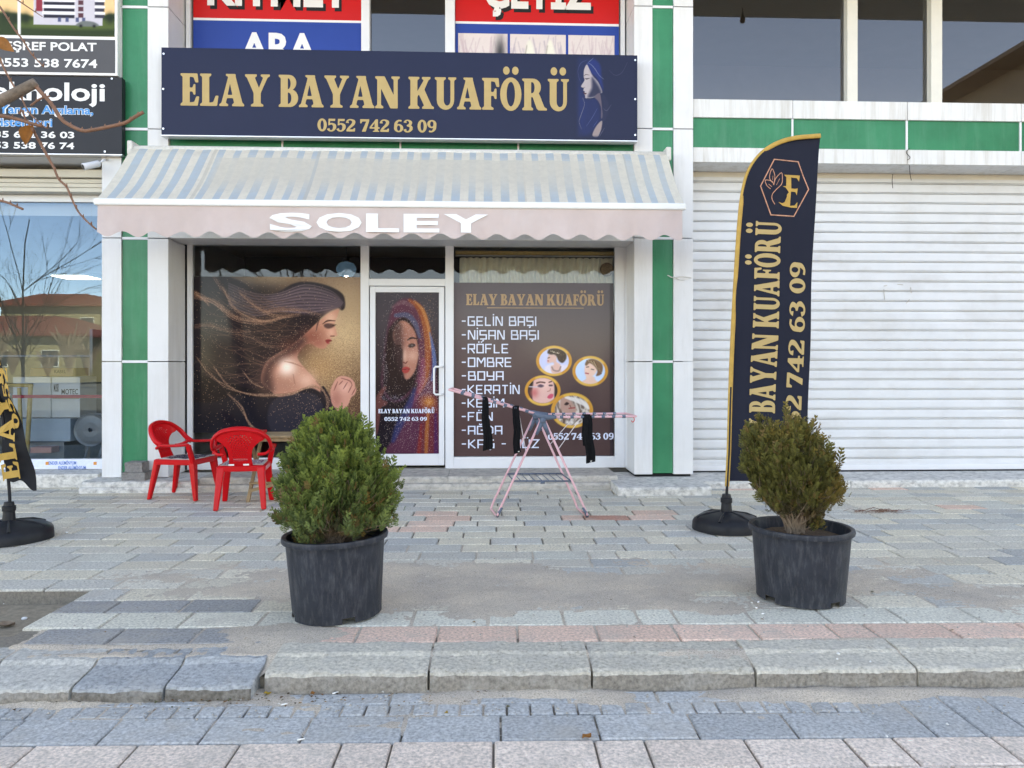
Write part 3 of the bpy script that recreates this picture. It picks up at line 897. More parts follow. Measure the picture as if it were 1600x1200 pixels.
def upper_window(x0, x1, z0, z1, mull, Y, m):
    w = thing_part = MB()
    fw = .055
    w.box(x0, x0 + fw, Y - .05, Y + .05, z0, z1); w.box(x1 - fw, x1, Y - .05, Y + .05, z0, z1)
    w.box(x0 + fw, x1 - fw, Y - .045, Y + .045, z0, z0 + .05); w.box(x0 + fw, x1 - fw, Y - .045, Y + .045, z1 - .05, z1)
    for a, b_ in mull: w.box(a, b_, Y - .09, Y + .05, z0 + .051, z1 - .051)
    o = w.build("upper_window", m, bl, bevel=.004)
    g = MB(); g.quad((x0 + .02, Y + .01, z0 + .02), (x1 - .02, Y + .01, z0 + .02), (x1 - .02, Y + .01, z1 - .02), (x0 + .02, Y + .01, z1 - .02))
    g.build("pane", M['glass_upper'], o)
    return o
upper_window(R3 + .005, XR - .1, zu0 - .05, zu1, [(fx(1319, YS), fx(1335, YS)), (fx(1449, YS), fx(1466, YS)), (8.3, 8.42), (10, 10.12), (12, 12.12)], YS, M['pvc_warm'])
upper_window(L3_ + .02, R0 - .02, zs_top - .02, zu1, [(fx(566, YW), fx(579, YW)), (fx(696, YW), fx(711, YW))], YW, M['pvc'])

# left shop front: wall above, shutter box, window
zl0 = fz(80, 238, YP); zl1 = fz(100, 305, YP + .2)
lw = MB(); lw.box(XL, L0 - .004, YP + .02, YW, fz(80, 245, YP), TOPZ - .01)
lw.box(XL, -9.2, YP + .02, YW, .13, fz(80, 245, YP) - .002)
lw.build("upper_wall", M['white'], bl)
lb = MB(); zc0, zc1 = fz(80, 305, YW), fz(80, 247, YP) 
lb.box(-9.19, L0 - .004, YW - .22, YW + .05, zc0 + .18, zc1 - .05)
for k in range(3): lb.box(-9.19, L0 - .004, YW - .2 + .02 * k, YW + .05, zc0 + .06 * k, zc0 + .06 * k + .052)
lb.build("shutter_box", M['shutter_beige'], bl, bevel=.006)
lwz0, lwz1 = fz(80, 733, YW), zc0
wf = MB()
wf.box(-9.19, L0 + .1, YW - .03, YW + .05, lwz0, fz(80, 717, YW)); wf.box(-9.19, L0 + .1, YW - .03, YW + .05, lwz1 - .09, lwz1 - .003)
wf.box(-9.19, -9.11, YW - .03, YW + .05, lwz0, lwz1)
lwin = wf.build("shop_window", M['pvc'], bl, bevel=.004)
g = MB(); g.quad((-9.15, YW + .01, lwz0 + .05), (L0 + .1, YW + .01, lwz0 + .05), (L0 + .1, YW + .01, lwz1 - .05), (-9.15, YW + .01, lwz1 - .05))
g.build("pane", M['glass_left'], lwin)
ft = MB(); ft.box(-9.15, L0 + .05, YW - .034, YW - .031, lwz0 + .01, fz(80, 718, YW))
fto = ft.build("protective_film", M['film_strip'], lwin)

# salon front: frame, two windows and the door
ZS = .15
xa, xb = fx(294, YW), fx(975, YW)
x1a, x1b = fx(302, YW), fx(564, YW)      # left pane
xd0, xd1 = fx(577, YW), fx(696, YW)      # door bay
x2a, x2b = fx(709, YW), fx(960, YW)      # right pane
zg = lambda y: fz(620, y, YW)
sf = MB()
YF0, YF1 = YW - .04, YW + .06
zpb = zg(714)
for a, b_ in ((xa, x1a), (x1b, xd0), (xd1, x2a), (x2b, xb)): sf.box(a, b_, YF0, YF1, ZS, 3.3)
for a, b_ in ((x1a, x1b), (x2a, x2b)): sf.box(a, b_, YF0 + .004, YF1, ZS, zpb)
sf.box(xd0, xd1, YF0 + .004, YF1, zg(447), zg(436))
sfr = sf.build("front_frame", M['pvc'], bl, bevel=.004)
for nm, a, b_, z0, z1 in (("pane", x1a, x1b, zpb, 3.3), ("pane", x2a, x2b, zpb, 3.3), ("pane", xd0, xd1, zg(436), 3.3)):
    g = MB(); g.quad((a - .005, YW + .0, z0 - .005), (b_ + .005, YW + .0, z0 - .005), (b_ + .005, YW + .0, z1), (a - .005, YW + .0, z1)); g.build(nm, M['glass_clear'], sfr)
gk = MB()
gk.box(xa - .055, xa - .004, YF0 + .02, YF1, ZS, 3.3)
gk.build("rubber_seal", M['dark_gap'], sfr)
gw = MB(); gw.box(L3_ - .02, xa - .058, YF0 + .005, YF1, ZS, 3.3); gw.box(xb + .003, R0 + .02, YF0 + .005, YF1, ZS, 3.3)
gw.build("frame_cover", M['pvc'], sfr)
dr = MB()
zd0, zd1 = zg(727), zg(448)
gx0, gx1, gz0, gz1 = fx(587, YW), fx(686, YW), zg(709), zg(457)
dr.box(xd0 + .012, gx0, YF0 + .01, YF1, zd0, zd1); dr.box(gx1, xd1 - .012, YF0 + .01, YF1, zd0, zd1)
dr.box(gx0, gx1, YF0 + .012, YF1, zd0, gz0); dr.box(gx0, gx1, YF0 + .012, YF1, gz1, zd1)
door = dr.build("door", M['pvc'], bl, bevel=.004)
g = MB(); g.quad((gx0 - .01, YW, gz0 - .01), (gx1 + .01, YW, gz0 - .01), (gx1 + .01, YW, gz1 + .01), (gx0 - .01, YW, gz1 + .01)); g.build("pane", M['glass_clear'], door)
hd = MB(); hx, hx2 = fx(679, YW), fx(692, YW); z0, z1 = zg(616), zg(573)
yh = YF0 - .07
hd.tube([(hx2, YF0 + .012, z1), (hx2 - .01, yh + .01, z1), (hx2 - .03, yh, z1), (hx + .02, yh, z1), (hx, yh, z1 - .02), (hx, yh, z0 + .02), (hx + .02, yh, z0), (hx2 - .03, yh, z0), (hx2 - .01, yh + .01, z0), (hx2, YF0 + .012, z0)], .013, 10)
hd.build("handle", M['chrome'], door, smooth=True)
lk_ = MB(); lk_.box(hx2 - .006, hx2 + .012, YF0 + .003, YF0 + .012, zg(607), zg(600)); lk_.build("lock", M['steel'], door)

# stone platforms, sills and ledges
def stone_block(mb, x0, x1, y0, y1, z0, z1, n=16, seed=0):
    """a block whose front edge is worn"""
    prof = [(y0, z0), (y0, z1 - .03), (y0 + .012, z1 - .006), (y0 + .03, z1), (y1, z1), (y1, z0)]
    b = len(mb.v); m_ = len(prof)
    for i in range(n + 1):
        x = x0 + (x1 - x0) * i / n
        for j, (y, z) in enumerate(prof):
            w = mnoise.noise((x * 7 + seed, j * 2.0, seed)) * .012 if j in (1, 2, 3) else 0
            mb.v.append((x, y + w, z + w * .4))
    for i in range(n):
        for j in range(m_ - 1): mb.face(b + i * m_ + j, b + (i + 1) * m_ + j, b + (i + 1) * m_ + j + 1, b + i * m_ + j + 1)
    mb.face(*[b + j for j in range(m_)]); mb.face(*[b + n * m_ + j for j in reversed(range(m_))])
s1 = MB()
xp0, xp1 = fx(123, 9.1), fx(303, 9.1)
stone_block(s1, xp0, xp1, 9.1, 9.9, -.06, .065, 30, 1); stone_block(s1, xp0 + .01, xp1 - .02, 9.13, 9.9, .066, .126, 30, 4)
qx0, qx1 = fx(966, 8.66), fx(1112, 8.66)
s1.build("pillar_base", M['stone_pale'], bl)
s1 = MB(); stone_block(s1, qx0, qx1, 8.66, 9.9, -.06, .098, 26, 7)
s1.build("pillar_base", M['stone_pale'], bl)
bk = MB(); bk.box(R0 + .02, R3 - .02, YP + .05, YW, .099, .13); bk.build("base_gap_shade", M['dark_gap'], bl)  # black box painted as the shade in the gap under the pillar
s2 = MB()
xm = [xp1 + .004, fx(420, 9.25), fx(560, 9.25), fx(700, 9.25), fx(832, 9.25), qx0 + .1]
for k in range(5): stone_block(s2, xm[k] + .002, xm[k + 1] - .003, 9.25 + rc(-.006, .006), 10.1, .075, .15, 10, 10 + k)
stone_block(s2, xp1 + .004, qx0 - .004, 9.16, 10.1, -.06, .074, 40, 21)
s2.build("door_step", M['stone'], bl)
s3 = MB()
xk = [qx1 + .004] + [fx(p, 9.13) for p in (1250, 1330, 1480, 1640)] + [9, 12, XR]
for k in range(7): stone_block(s3, xk[k] + .002, xk[k + 1] - .003, 9.13 + rc(-.01, .01), YS + .1, -.06, .088, 12, 30 + k)
s3.build("ledge", M['stone_pale'], bl)
s3 = MB(); stone_block(s3, -9.3, xp0 - .004, 9.55, YW + .05, -.06, lwz0 - .004, 30, 50)
s3.build("ledge", M['stone_pale'], bl)
lg = MB(); lg.box(qx1 + .1, XR, YS - .05, YS + .05, .089, zbm - .016); lg.build("shutter_gap_shade", M['dark_gap'], bl)  # black strip standing in for the shade under the shutter's bottom bar

# ------------------------------------------------------------------ signs on the front
def sign_board(name, x0, x1, zl, zr, h0, h1, y, th, m, label, cat, edge=None):
    """x0..x1, front plane y, bottom z zl/zr .. top"""
    o = thing(name, label, cat, ((x0 + x1) / 2, y, zl))
    mb = MB(); mb.box(x0, x1, y, y + th, zl, zr)
    mb.build("board", m, o, bevel=.004)
    if edge:
        e = MB(); w = .012
        e.box(x0 - .004, x1 + .004, y - .003, y + th + .002, zl - w, zl - .001)
        e.build("edge_trim", edge, o)
    return o
YN = 9.26
sx0, sx1 = fx(252, YN), fx(996, YN)
sz0, sz1 = fz(620, 215, YN), fz(620, 80, YN)
ms = sign_board("main_sign", sx0, sx1, sz0, sz1, 0, 0, YN, .14, M['navy'], "long navy fascia sign with gold lettering and a blue haired woman above the awning", "shop sign", M['alu'])
def px_on(y): return lambda px, py: at(px, py, y)
yf = YN - .004
zt0, zt1 = fz(585, 169, yf), fz(585, 119, yf)
letter(slab_text("ELAY BAYAN KUAFÖRÜ"), "lettering", M['gold'], ms, (fx(282, yf), yf, zt0), EX, EZ, fx(889, yf) - fx(282, yf), zt1 - zt0)
zt0, zt1 = fz(590, 206, yf), fz(590, 186.5, yf)
letter(slab_text("0552 742 63 09"), "lettering", M['gold'], ms, (fx(496, yf), yf, zt0), EX, EZ, fx(682, yf) - fx(496, yf), zt1 - zt0)
for p in ((253.5, 139), (253.5, 201), (254, 84), (994, 155), (994, 211), (994, 94)):
    c = at(*p, yf - .003); sc = MB(); sc.lathe([(.0, .0), (.012, 0), (.012, .01)], 8)
    sc.v = [(c.x + x + (.012 if p[0] < 600 else -.012), c.y - .004 + z, c.z + y) for x, y, z in sc.v]
    sc.build("screw", M['steel'], ms)

# portrait on the sign (zoomed photo units: 1 px = 8.27)
A = Art(70, 45, 870, 1140, 150, 205, (53, 60, 95), 5)
A.I[:] = (26, 34, 61)
base_navy = np.array([26, 34, 61.])
A.poly([(75, 50), (330, 60), (250, 250), (220, 620), (200, 900), (160, 1130), (75, 1130)], (24, 44, 96), .35, 60)
A.poly([(230, 150), (320, 90), (400, 160), (420, 300), (440, 500), (360, 340), (270, 260)], (20, 44, 108), .8, 24)
A.poly([(130, 480), (200, 620), (360, 600), (410, 800), (400, 920), (300, 1060), (180, 1100), (120, 900)], (22, 42, 96), .55, 45)
A.poly([(225, 160), (190, 230), (185, 320), (195, 370), (150, 450), (185, 475), (180, 505), (200, 520), (190, 545), (205, 575), (215, 605), (330, 590), (400, 545), (430, 520), (380, 400), (300, 300), (260, 220)], (168, 156, 158), 1, 5)
A.poly([(300, 330), (420, 520), (330, 590), (240, 590), (290, 470)], (36, 40, 64), .95, 30)
A.poly([(330, 590), (400, 545), (430, 760), (440, 850), (415, 870), (415, 740), (380, 650)], (96, 84, 96), .95, 8)
A.poly([(425, 545), (520, 680), (480, 880), (430, 900), (445, 740)], (34, 40, 66), .9, 20)
A.poly([(425, 905), (350, 980), (300, 1100), (370, 1120), (420, 1000)], (150, 132, 130), .95, 8)
A.line([(205, 345), (225, 350), (265, 340)], [4, 9, 3], (45, 42, 55), .9, 4)
A.line([(190, 310), (215, 292), (260, 300)], [2, 5, 2], (60, 52, 60), .9, 4)
A.line([(182, 530), (205, 548), (222, 540)], [5, 11, 3], (70, 40, 52), .95, 4)
A.line([(180, 470), (200, 462)], 3, (80, 70, 80), .8, 4)
for P, c in (([(225, 145), (270, 150), (330, 210), (390, 300), (450, 350)], (190, 200, 225)), ([(250, 230), (300, 310), (370, 380), (430, 500)], (140, 140, 165)),
             ([(320, 65), (270, 110), (240, 140)], (150, 175, 220)), ([(225, 100), (150, 140), (110, 230), (120, 330), (150, 400)], (95, 115, 170)),
             ([(170, 600), (195, 690), (150, 830), (125, 920), (155, 1020)], (185, 178, 182)), ([(365, 740), (300, 860), (220, 980)], (105, 130, 190)),
             ([(370, 900), (310, 990)], (90, 120, 190)), ([(520, 230), (600, 295), (690, 260), (765, 120)], (92, 98, 130)), ([(445, 740), (490, 770), (550, 690)], (120, 120, 145)),
             ([(420, 1010), (370, 1120)], (170, 165, 180)), ([(460, 1000), (390, 1120)], (130, 130, 155)), ([(330, 590), (290, 600), (215, 608)], (225, 215, 210))):
    A.line(P, [1.5, 3, 1.5], tuple(x * .72 for x in c), .8, 3)
fade = np.clip((A.X - 70) / 60, 0, 1) * np.clip((870 - A.X) / 60, 0, 1) * np.clip((A.Y - 45) / 40, 0, 1) * np.clip((1140 - A.Y) / 40, 0, 1)
A.I = base_navy + (A.I - base_navy) * fade[..., None]
o0 = at(898.5, 86.5, yf)
A.mesh("picture", M['sign_print'], ms, (o0.x, yf + .001, sz1 - .02), (fx(994, yf) - o0.x - .01, 0, 0), (0, 0, -(sz1 - sz0 - .04)))

# window films upstairs
def film(name, x0, x1, z0, z1, y, m, label, cat="window sign"):
    o = thing(name, label, cat, ((x0 + x1) / 2, y, z0))
    MB().box(x0, x1, y, y + .006, z0, z1).build("film", m, o); return o
yu = YW - .012
fxa, fxb = fx(302, yu), fx(565.5, yu)
zsp = fz(430, 30, yu)
w1 = film("window_film", fxa, fxb, zsp, zsp + 1.1, yu, M['red_film'], "red over blue window film with white letters only, above the salon sign")
MB().box(fxa, fxb, yu, yu + .006, zs_top - .02, zsp - .03).build("blue_film", M['blue_film'], w1)
MB().box(fxa, fxb, yu - .001, yu + .006, zsp - .03, zsp).build("white_line", M['white_ink'], w1)
for dx, dz, m, yy in ((.035, -.045, 'black_ink', yu - .003), (0, 0, 'white_ink', yu - .006)):
    letter(sans_text("KIYMET", .05), "lettering", M[m], w1, (fx(324, yu) + dx, yy, fz(430, 8, yu) + dz), EX, EZ, fx(545, yu) - fx(324, yu), .42)
letter(sans_text("ARA", .05), "lettering", M['white_ink'], w1, (fx(375, yu), yu - .004, fz(430, 95, yu)), EX, EZ, fx(495, yu) - fx(375, yu), fz(430, 53, yu) - fz(430, 95, yu))
fxa, fxb = fx(711.5, yu), fx(967, yu)
zsp = fz(840, 35.5, yu)
w2 = film("window_film", fxa, fxb, zsp, zsp + 1.1, yu, M['red_film'], "red over blue window film with a row of small pictures, above the salon sign")
MB().box(fxa, fxb, yu, yu + .006, zs_top - .02, zsp - .03).build("blue_film", M['blue_film'], w2)
MB().box(fxa, fxb, yu - .001, yu + .006, zsp - .03, zsp).build("white_line", M['white_ink'], w2)
for dx, dz, m, yy in ((.035, -.045, 'black_ink', yu - .003), (0, 0, 'white_ink', yu - .006)):
    letter(sans_text("ÇEYİZ", .05), "lettering", M[m], w2, (fx(756, yu) + dx, yy, fz(840, 12, yu) + dz), EX, EZ, fx(925, yu) - fx(756, yu), .42)
for k, (pa, pb_) in enumerate(((716, 793), (797, 884), (888, 960))):
    A = Art(0, 0, 100, 80, 80, 64, (222, 208, 205), 11 + k)
    for q in range(26):
        x = A.r.uniform(0, 100); A.line([(x, A.r.uniform(0, 20)), (x + A.r.normal(0, 8), 40), (x + A.r.normal(0, 14), 80)], .7, (196, 170, 176) if k != 1 else (176, 160, 172), .7, 2)
    if k == 0: A.blob(85, 25, 10, 20, (60, 60, 62), .9); A.poly([(10, 70), (30, 40), (70, 45), (90, 80), (10, 80)], (238, 205, 212), .8, 5)
    if k == 1:
        for cx in (35, 72): A.poly([(cx - 6, 15), (cx + 6, 15), (cx + 20, 80), (cx - 20, 80)], (232, 228, 214), .95, 3); A.line([(cx - 5, 15), (cx - 20, 78)], .8, (150, 135, 130), .8)
    if k == 2: A.line([(12, 60), (14, 40), (40, 34), (70, 36), (90, 55)], 1, (150, 125, 110), .9, 2); A.blob(90, 60, 12, 14, (170, 120, 100), .8)
    a0 = at(pa, 54, yu)
    A.mesh("picture", M['print'], w2, (a0.x, yu - .003, fz(840, 54, yu)), (fx(pb_, yu) - a0.x, 0, 0), (0, 0, zs_top - .02 - fz(840, 54, yu)))

# signs of the neighbouring shop
ya = YP - .09
xs0, xs1 = -8.6, fx(183.5, ya)
u1 = sign_board("estate_sign", xs0, xs1, fz(90, 117, ya), fz(90, -80, ya), 0, 0, ya, .08, M['white_ink'], "white framed estate sign with a picture of flats, above the black sign", "shop sign")
yq = ya - .003
MB().box(xs0 + .05, fx(180, ya), yq, yq + .002, fz(90, 113, ya), fz(90, 61, ya)).build("text_panel", M['grey_sign'], u1)
letter(sans_text("EŞREF POLAT", .035), "lettering", M['white_ink'], u1, (fx(9, yq), yq - .003, fz(90, 79, yq)), EX, EZ, fx(151, yq) - fx(9, yq), fz(90, 66.5, yq) - fz(90, 79, yq))
letter(sans_text("0553 538 7674", .035), "lettering", M['white_ink'], u1, (fx(-7, yq), yq - .003, fz(90, 105, yq)), EX, EZ, fx(152, yq) - fx(-7, yq), fz(90, 92.5, yq) - fz(90, 105, yq))
A = Art(-60, -60, 179, 56, 240, 130, (240, 190, 140), 21)
A.I[:] = np.array([232, 176, 140]) + (np.array([250, 205, 150]) - np.array([232, 176, 140])) * np.clip((A.Y + 60) / 90, 0, 1)[..., None]
A.poly([(-60, 25), (30, 22), (100, 38), (179, 20), (179, 56), (-60, 56)], (48, 62, 34), 1, 3)
A.poly([(33, 35), (60, 30), (180, 30), (179, 44), (33, 44)], (84, 100, 50), .9, 4)
for cx, cy in ((40, 30), (172, 27), (22, 30), (10, 26)): A.blob(cx, cy, 7, 9, (34, 44, 26), .95)
A.poly([(52, -60), (163, -60), (160, 39), (52, 39)], (196, 192, 202), 1, 1, False)
A.poly([(56, -60), (66, -60), (66, 18), (56, 18)], (150, 52, 62), 1, 1, False)
for y in (-50, -38, -26, -14, -2, 8, 18):
    A.poly([(66, y), (117, y), (117, y + 5), (66, y + 5)], (238, 236, 240), 1, 1, False); A.poly([(68, y + 5), (116, y + 5), (116, y + 10), (68, y + 10)], (44, 42, 52), 1, 1, False)
    A.poly([(148, y), (164, y), (164, y + 4), (148, y + 4)], (236, 234, 238), 1, 1, False); A.poly([(122, y + 2), (130, y + 2), (130, y + 9), (122, y + 9)], (92, 54, 62), 1, 1, False)
    A.poly([(148, y + 4), (163, y + 4), (163, y + 9), (148, y + 9)], (60, 58, 70), 1, 1, False)
for x in (90, 102, 118, 128): A.poly([(x, 27), (x + 5, 27), (x + 5, 34), (x, 34)], (80, 88, 120), 1, 1, False)
A.poly([(120, 40), (124, 34), (134, 32), (148, 34), (153, 40)], (106, 112, 110), 1, 1.5)
for x in (126, 147): A.blob(x, 40, 2.4, 2.4, (26, 26, 28), 1)
A.poly([(27, -60), (32, -60), (32, 55), (27, 55)], (226, 224, 226), 1, 1, False)
a0 = at(-60, 0, yq)
A.mesh("picture", M['print'], u1, (a0.x, yq - .001, fz(90, -60, yq)), (fx(179, yq) - a0.x, 0, 0), (0, 0, fz(90, 56, yq) - fz(90, -60, yq)))

yb = YP - .10
xs1 = fx(190.5, yb)
u2 = sign_board("technology_sign", -8.6, xs1, fz(95, 240, yb), fz(95, 119.5, yb), 0, 0, yb, .09, M['black_sign'], "black sign with white and blue lettering and phone numbers, above the glazed shop with cartons", "shop sign", M['alu'])
yq = yb - .004
def hl(s, m, p0, p1, y0, y1, bold=.03, lift=0, **k):
    return letter(sans_text(s, bold), "lettering", M[m], u2, (fx(p0, yq), yq - lift, fz(95, y0, yq)), EX, EZ, fx(p1, yq) - fx(p0, yq), fz(95, y1, yq) - fz(95, y0, yq))
hl("Teknoloji", 'white_ink', -49, 164, 156.5, 129.5, .035)
for b_, m, lf in ((.075, 'white_ink', 0), (.03, 'cyan_ink', .003)):
    hl("Yangın Algılama,", m, -2, 146, 178, 165.5, b_, lf); hl("Sistemleri", m, -10, 82, 198, 185.5, b_, lf)
hl("0535 612 36 03", 'white_ink', -33, 116, 215.5, 206, .04); hl("0553 538 76 74", 'white_ink', -33, 116, 232.5, 223, .04)
for p in ((175, 123), (164, 237)):
    c = at(*p, yq); MB().box(c.x - .01, c.x + .01, yq - .006, yq, c.z - .01, c.z + .01).build("screw", M['steel'], u2)
# protective tape print on the sill of the left window
yq = YW - .036
for p0, y in ((-95, 724), (67, 724), (82, 731.5), (-78, 731.5), (158, 724)):
    letter(sans_text("ENDER ALÜMİNYUM", .03), "lettering", M['blue_ink'], fto, (fx(p0 + 9, yq), yq, fz(80, y + 2, yq)), EX, EZ, fx(p0 + 52, yq) - fx(p0 + 9, yq), fz(80, y - 3, yq) - fz(80, y + 2, yq))
oq = MB()
for p0, y in ((71, 724), (146, 724), (-10, 724)):
    a0 = at(p0, y + 2.5, yq); oq.box(a0.x, a0.x + .04, yq, yq + .001, a0.z, a0.z + .04)
oq.build("printed_mark", M['orange_ink'], fto)

# ------------------------------------------------------------------ printed films on the shop windows (on the inside of the glass)
yp = YW - .006
def place_art(A, name, m, parent, p0, p1, y, gain=1.25):
    a, b_ = at(p0[0], p0[1], y), at(p1[0], p1[1], y)
    zt = fz(620, p0[1], y); zb = fz(620, p1[1], y)
    return A.mesh(name, m, parent, (a.x, y, zt), (b_.x - a.x, 0, 0), (0, 0, zb - zt), gain)

# 1. the woman with flowing hair
A = Art(10, 15, 1172, 1090, 380, 350, (30, 26, 28), 31)
g1 = np.clip((A.X - 430) / 420, 0, 1)[..., None]
A.I[:] = np.array([26, 22, 25]) + (np.array([104, 76, 58]) - np.array([26, 22, 25])) * g1
A.blob(1080, 420, 230, 330, (192, 160, 124), .95); A.blob(1040, 180, 200, 160, (160, 134, 108), .8); A.blob(900, 660, 170, 130, (176, 132, 92), .8)
A.blob(1130, 900, 200, 260, (78, 52, 42), .85); A.blob(560, 20, 330, 60, (150, 124, 98), .8)
for k in range(9): A.dust(A.r.uniform(760, 1150), A.r.uniform(550, 1000), 110, 130, 2600, (216, 176, 130) if k % 2 else (84, 56, 42), .6)
A.dust(600, 40, 300, 40, 5000, (90, 66, 50), .7); A.dust(1080, 220, 90, 160, 2500, (132, 100, 72), .5)
A.poly([(1062, 215), (1050, 140), (985, 92), (880, 58), (770, 48), (690, 66), (610, 112), (520, 140), (420, 100), (320, 40), (200, 10), (10, 10), (10, 620), (300, 760), (490, 780), (520, 590), (650, 520), (760, 440), (850, 350), (890, 300), (930, 272), (1000, 222), (1040, 245)], (34, 27, 31), 1, 8)
A.poly([(660, 110), (780, 75), (900, 100), (1010, 150), (1045, 210), (930, 260), (800, 270), (600, 240), (520, 180)], (72, 60, 68), .95, 26)
for k in range(26):
    t = k / 25
    P = [(1050 - 20 * t, 190 + 30 * t), (960 - 40 * t, 110 + 140 * t), (780, 70 + 200 * t), (600, 130 + 130 * t), (430, 130 + 160 * t), (250, 60 + 150 * t)]
    A.line(P, [1, 4, 2], (126, 106, 112) if k % 3 == 0 else (46, 37, 43) if k % 3 == 1 else (96, 80, 88), .55, 4)
for k in range(70):
    y = A.r.uniform(20, 700); x = A.r.uniform(20, 400)
    A.line([(x, y), (x + 130, y + A.r.normal(60, 30)), (x + 300, y + A.r.normal(90, 40)), (x + 430, y + A.r.normal(80, 40))], [1, 2.4, 1], (110, 78, 64) if k % 2 else (62, 46, 44), .5, 3)
GOLD = (198, 148, 116)
for P, w in (([(15, 150), (150, 190), (300, 300), (480, 330), (640, 290), (740, 275)], [16, 18, 10, 5]), ([(215, 90), (290, 230), (400, 300), (520, 318), (640, 290)], [4, 9, 13, 4]),
             ([(330, 130), (440, 220), (560, 280), (700, 285)], [4, 10, 13, 3]), ([(490, 250), (620, 238), (760, 245), (890, 275)], [5, 12, 8, 2]),
             ([(10, 360), (110, 348), (200, 375), (300, 396), (400, 388)], [7, 9, 5, 2]), ([(300, 410), (420, 440), (520, 490), (660, 492)], [2, 3, 3, 1]),
             ([(150, 20), (230, 130), (300, 200)], [3, 6, 2]), ([(20, 130), (80, 170), (120, 215)], [22, 16, 6])):
    A.line(P, [x * .9 for x in w], (112, 76, 62), .5, 14)
    for q in range(9):
        ox, oy = A.r.normal(0, 5), A.r.normal(0, 9)
        Pj = [(x + ox + A.r.normal(0, 4), y + oy + A.r.normal(0, 5)) for x, y in P]
        A.line(Pj, [max(.5, x * .10) for x in w], (196, 150, 122), .6, 3, speck=.55)
SK = [(905, 300), (940, 270), (1015, 235), (1012, 275), (992, 325), (990, 352), (1004, 402), (1003, 420), (968, 428), (962, 442), (970, 456), (952, 464), (958, 474), (938, 486), (926, 506), (900, 512), (865, 502), (825, 478), (790, 484), (752, 522), (730, 575), (780, 645), (835, 705), (880, 760), (908, 812), (800, 800), (690, 830), (600, 845), (540, 800), (490, 760), (476, 700), (520, 595), (640, 515), (760, 430), (845, 350)]
A.poly(SK, (176, 118, 98), 1, 5)
A.blob(830, 430, 80, 60, (120, 62, 52), .75); A.blob(960, 300, 50, 50, (206, 160, 138), .8); A.blob(965, 400, 34, 40, (214, 160, 138), .7)
A.blob(690, 500, 90, 60, (92, 48, 42), .7); A.blob(650, 640, 70, 60, (244, 226, 212), .9); A.blob(560, 640, 60, 50, (206, 130, 104), .6)
A.blob(520, 740, 70, 70, (112, 70, 60), .7); A.blob(790, 730, 70, 60, (214, 166, 146), .75); A.blob(640, 770, 90, 50, (158, 108, 92), .7); A.blob(880, 470, 40, 25, (150, 84, 72), .6)
A.poly([(480, 700), (520, 590), (650, 515), (760, 430), (780, 470), (690, 540), (600, 600), (545, 700), (560, 800), (490, 780)], (44, 30, 32), .72, 40)
A.line([(640, 600), (700, 612), (770, 640)], [2, 5, 2], (140, 84, 70), .6, 6); A.line([(700, 690), (712, 760)], 3, (130, 84, 70), .5, 5)
A.poly([(915, 345), (945, 335), (990, 345), (978, 362), (945, 372), (920, 362)], (58, 38, 38), .8, 7); A.line([(905, 340), (940, 318), (992, 318)], [2, 6, 3], (62, 36, 34), .9, 4)
A.line([(975, 350), (1000, 345)], 2, (30, 22, 24), .9, 3); A.poly([(925, 452), (950, 446), (970, 456), (950, 466), (955, 474), (935, 474)], (142, 48, 50), .92, 4); A.line([(925, 458), (968, 457)], 2, (70, 24, 28), .9, 2)
A.line([(962, 424), (985, 424)], 4, (96, 46, 40), .8, 4); A.line([(885, 300), (870, 340), (860, 390)], [3, 5, 2], (48, 32, 36), .7, 8)
A.poly([(540, 850), (690, 835), (760, 795), (830, 785), (890, 815), (930, 870), (940, 930), (985, 905), (1012, 950), (1040, 1010), (1010, 1100), (0, 1100), (0, 900), (150, 880), (300, 830), (420, 845)], (27, 25, 31), 1, 8)
A.poly([(910, 770), (950, 830), (1012, 950), (985, 1000), (940, 940), (930, 870), (890, 810)], (26, 23, 29), 1, 6)
A.poly([(560, 870), (860, 830), (900, 1090), (560, 1090)], (50, 48, 58), .55, 10)
for P, w in (([(35, 575), (120, 680), (240, 775), (380, 822), (520, 835), (680, 822), (770, 790), (850, 775), (905, 800)], [3, 7, 14, 12, 9]), ([(860, 735), (905, 790), (940, 870), (932, 940)], [4, 8, 8, 4]),
             ([(150, 640), (230, 750), (290, 790)], [3, 6, 4]), ([(250, 820), (330, 910), (390, 1010), (430, 1060), (490, 1085)], [5, 12, 12, 14]), ([(350, 670), (420, 740), (490, 780)], [2, 3, 2])):
    for q in range(4):
        Pj = [(x + A.r.normal(0, 5), y + A.r.normal(0, 5)) for x, y in P]
        A.line(Pj, [x * .4 for x in w], (110, 76, 62), .4, 8)
        A.line(Pj, [max(.6, x * .14) for x in w], (206, 162, 132), .75, 3, speck=.55)
HND = [(960, 800), (985, 740), (1008, 712), (1040, 700), (1095, 712), (1128, 745), (1132, 772), (1142, 795), (1128, 830), (1105, 850), (1080, 905), (1030, 955), (975, 900), (962, 850)]
A.poly(HND, (186, 128, 112), 1, 5); A.blob(1000, 860, 40, 60, (150, 92, 82), .7); A.blob(1060, 780, 40, 40, (212, 160, 146), .6)
for P in ([(1035, 715), (1095, 735), (1112, 765)], [(1020, 760), (1045, 735)], [(1050, 790), (1078, 745)], [(1085, 815), (1110, 765)], [(1110, 830), (1135, 785)], [(985, 800), (1010, 740)]):
    A.line(P, [2, 4, 2], (112, 62, 58), .8, 4)
for k in range(12): A.dust(A.r.uniform(60, 900), A.r.uniform(100, 1060), 140, 120, 220, (222, 180, 150), .8)
po = thing("window_poster", "brown and gold film of a woman with flowing hair, behind the red chairs", "window poster", (fx(433, yp), yp, ZS))
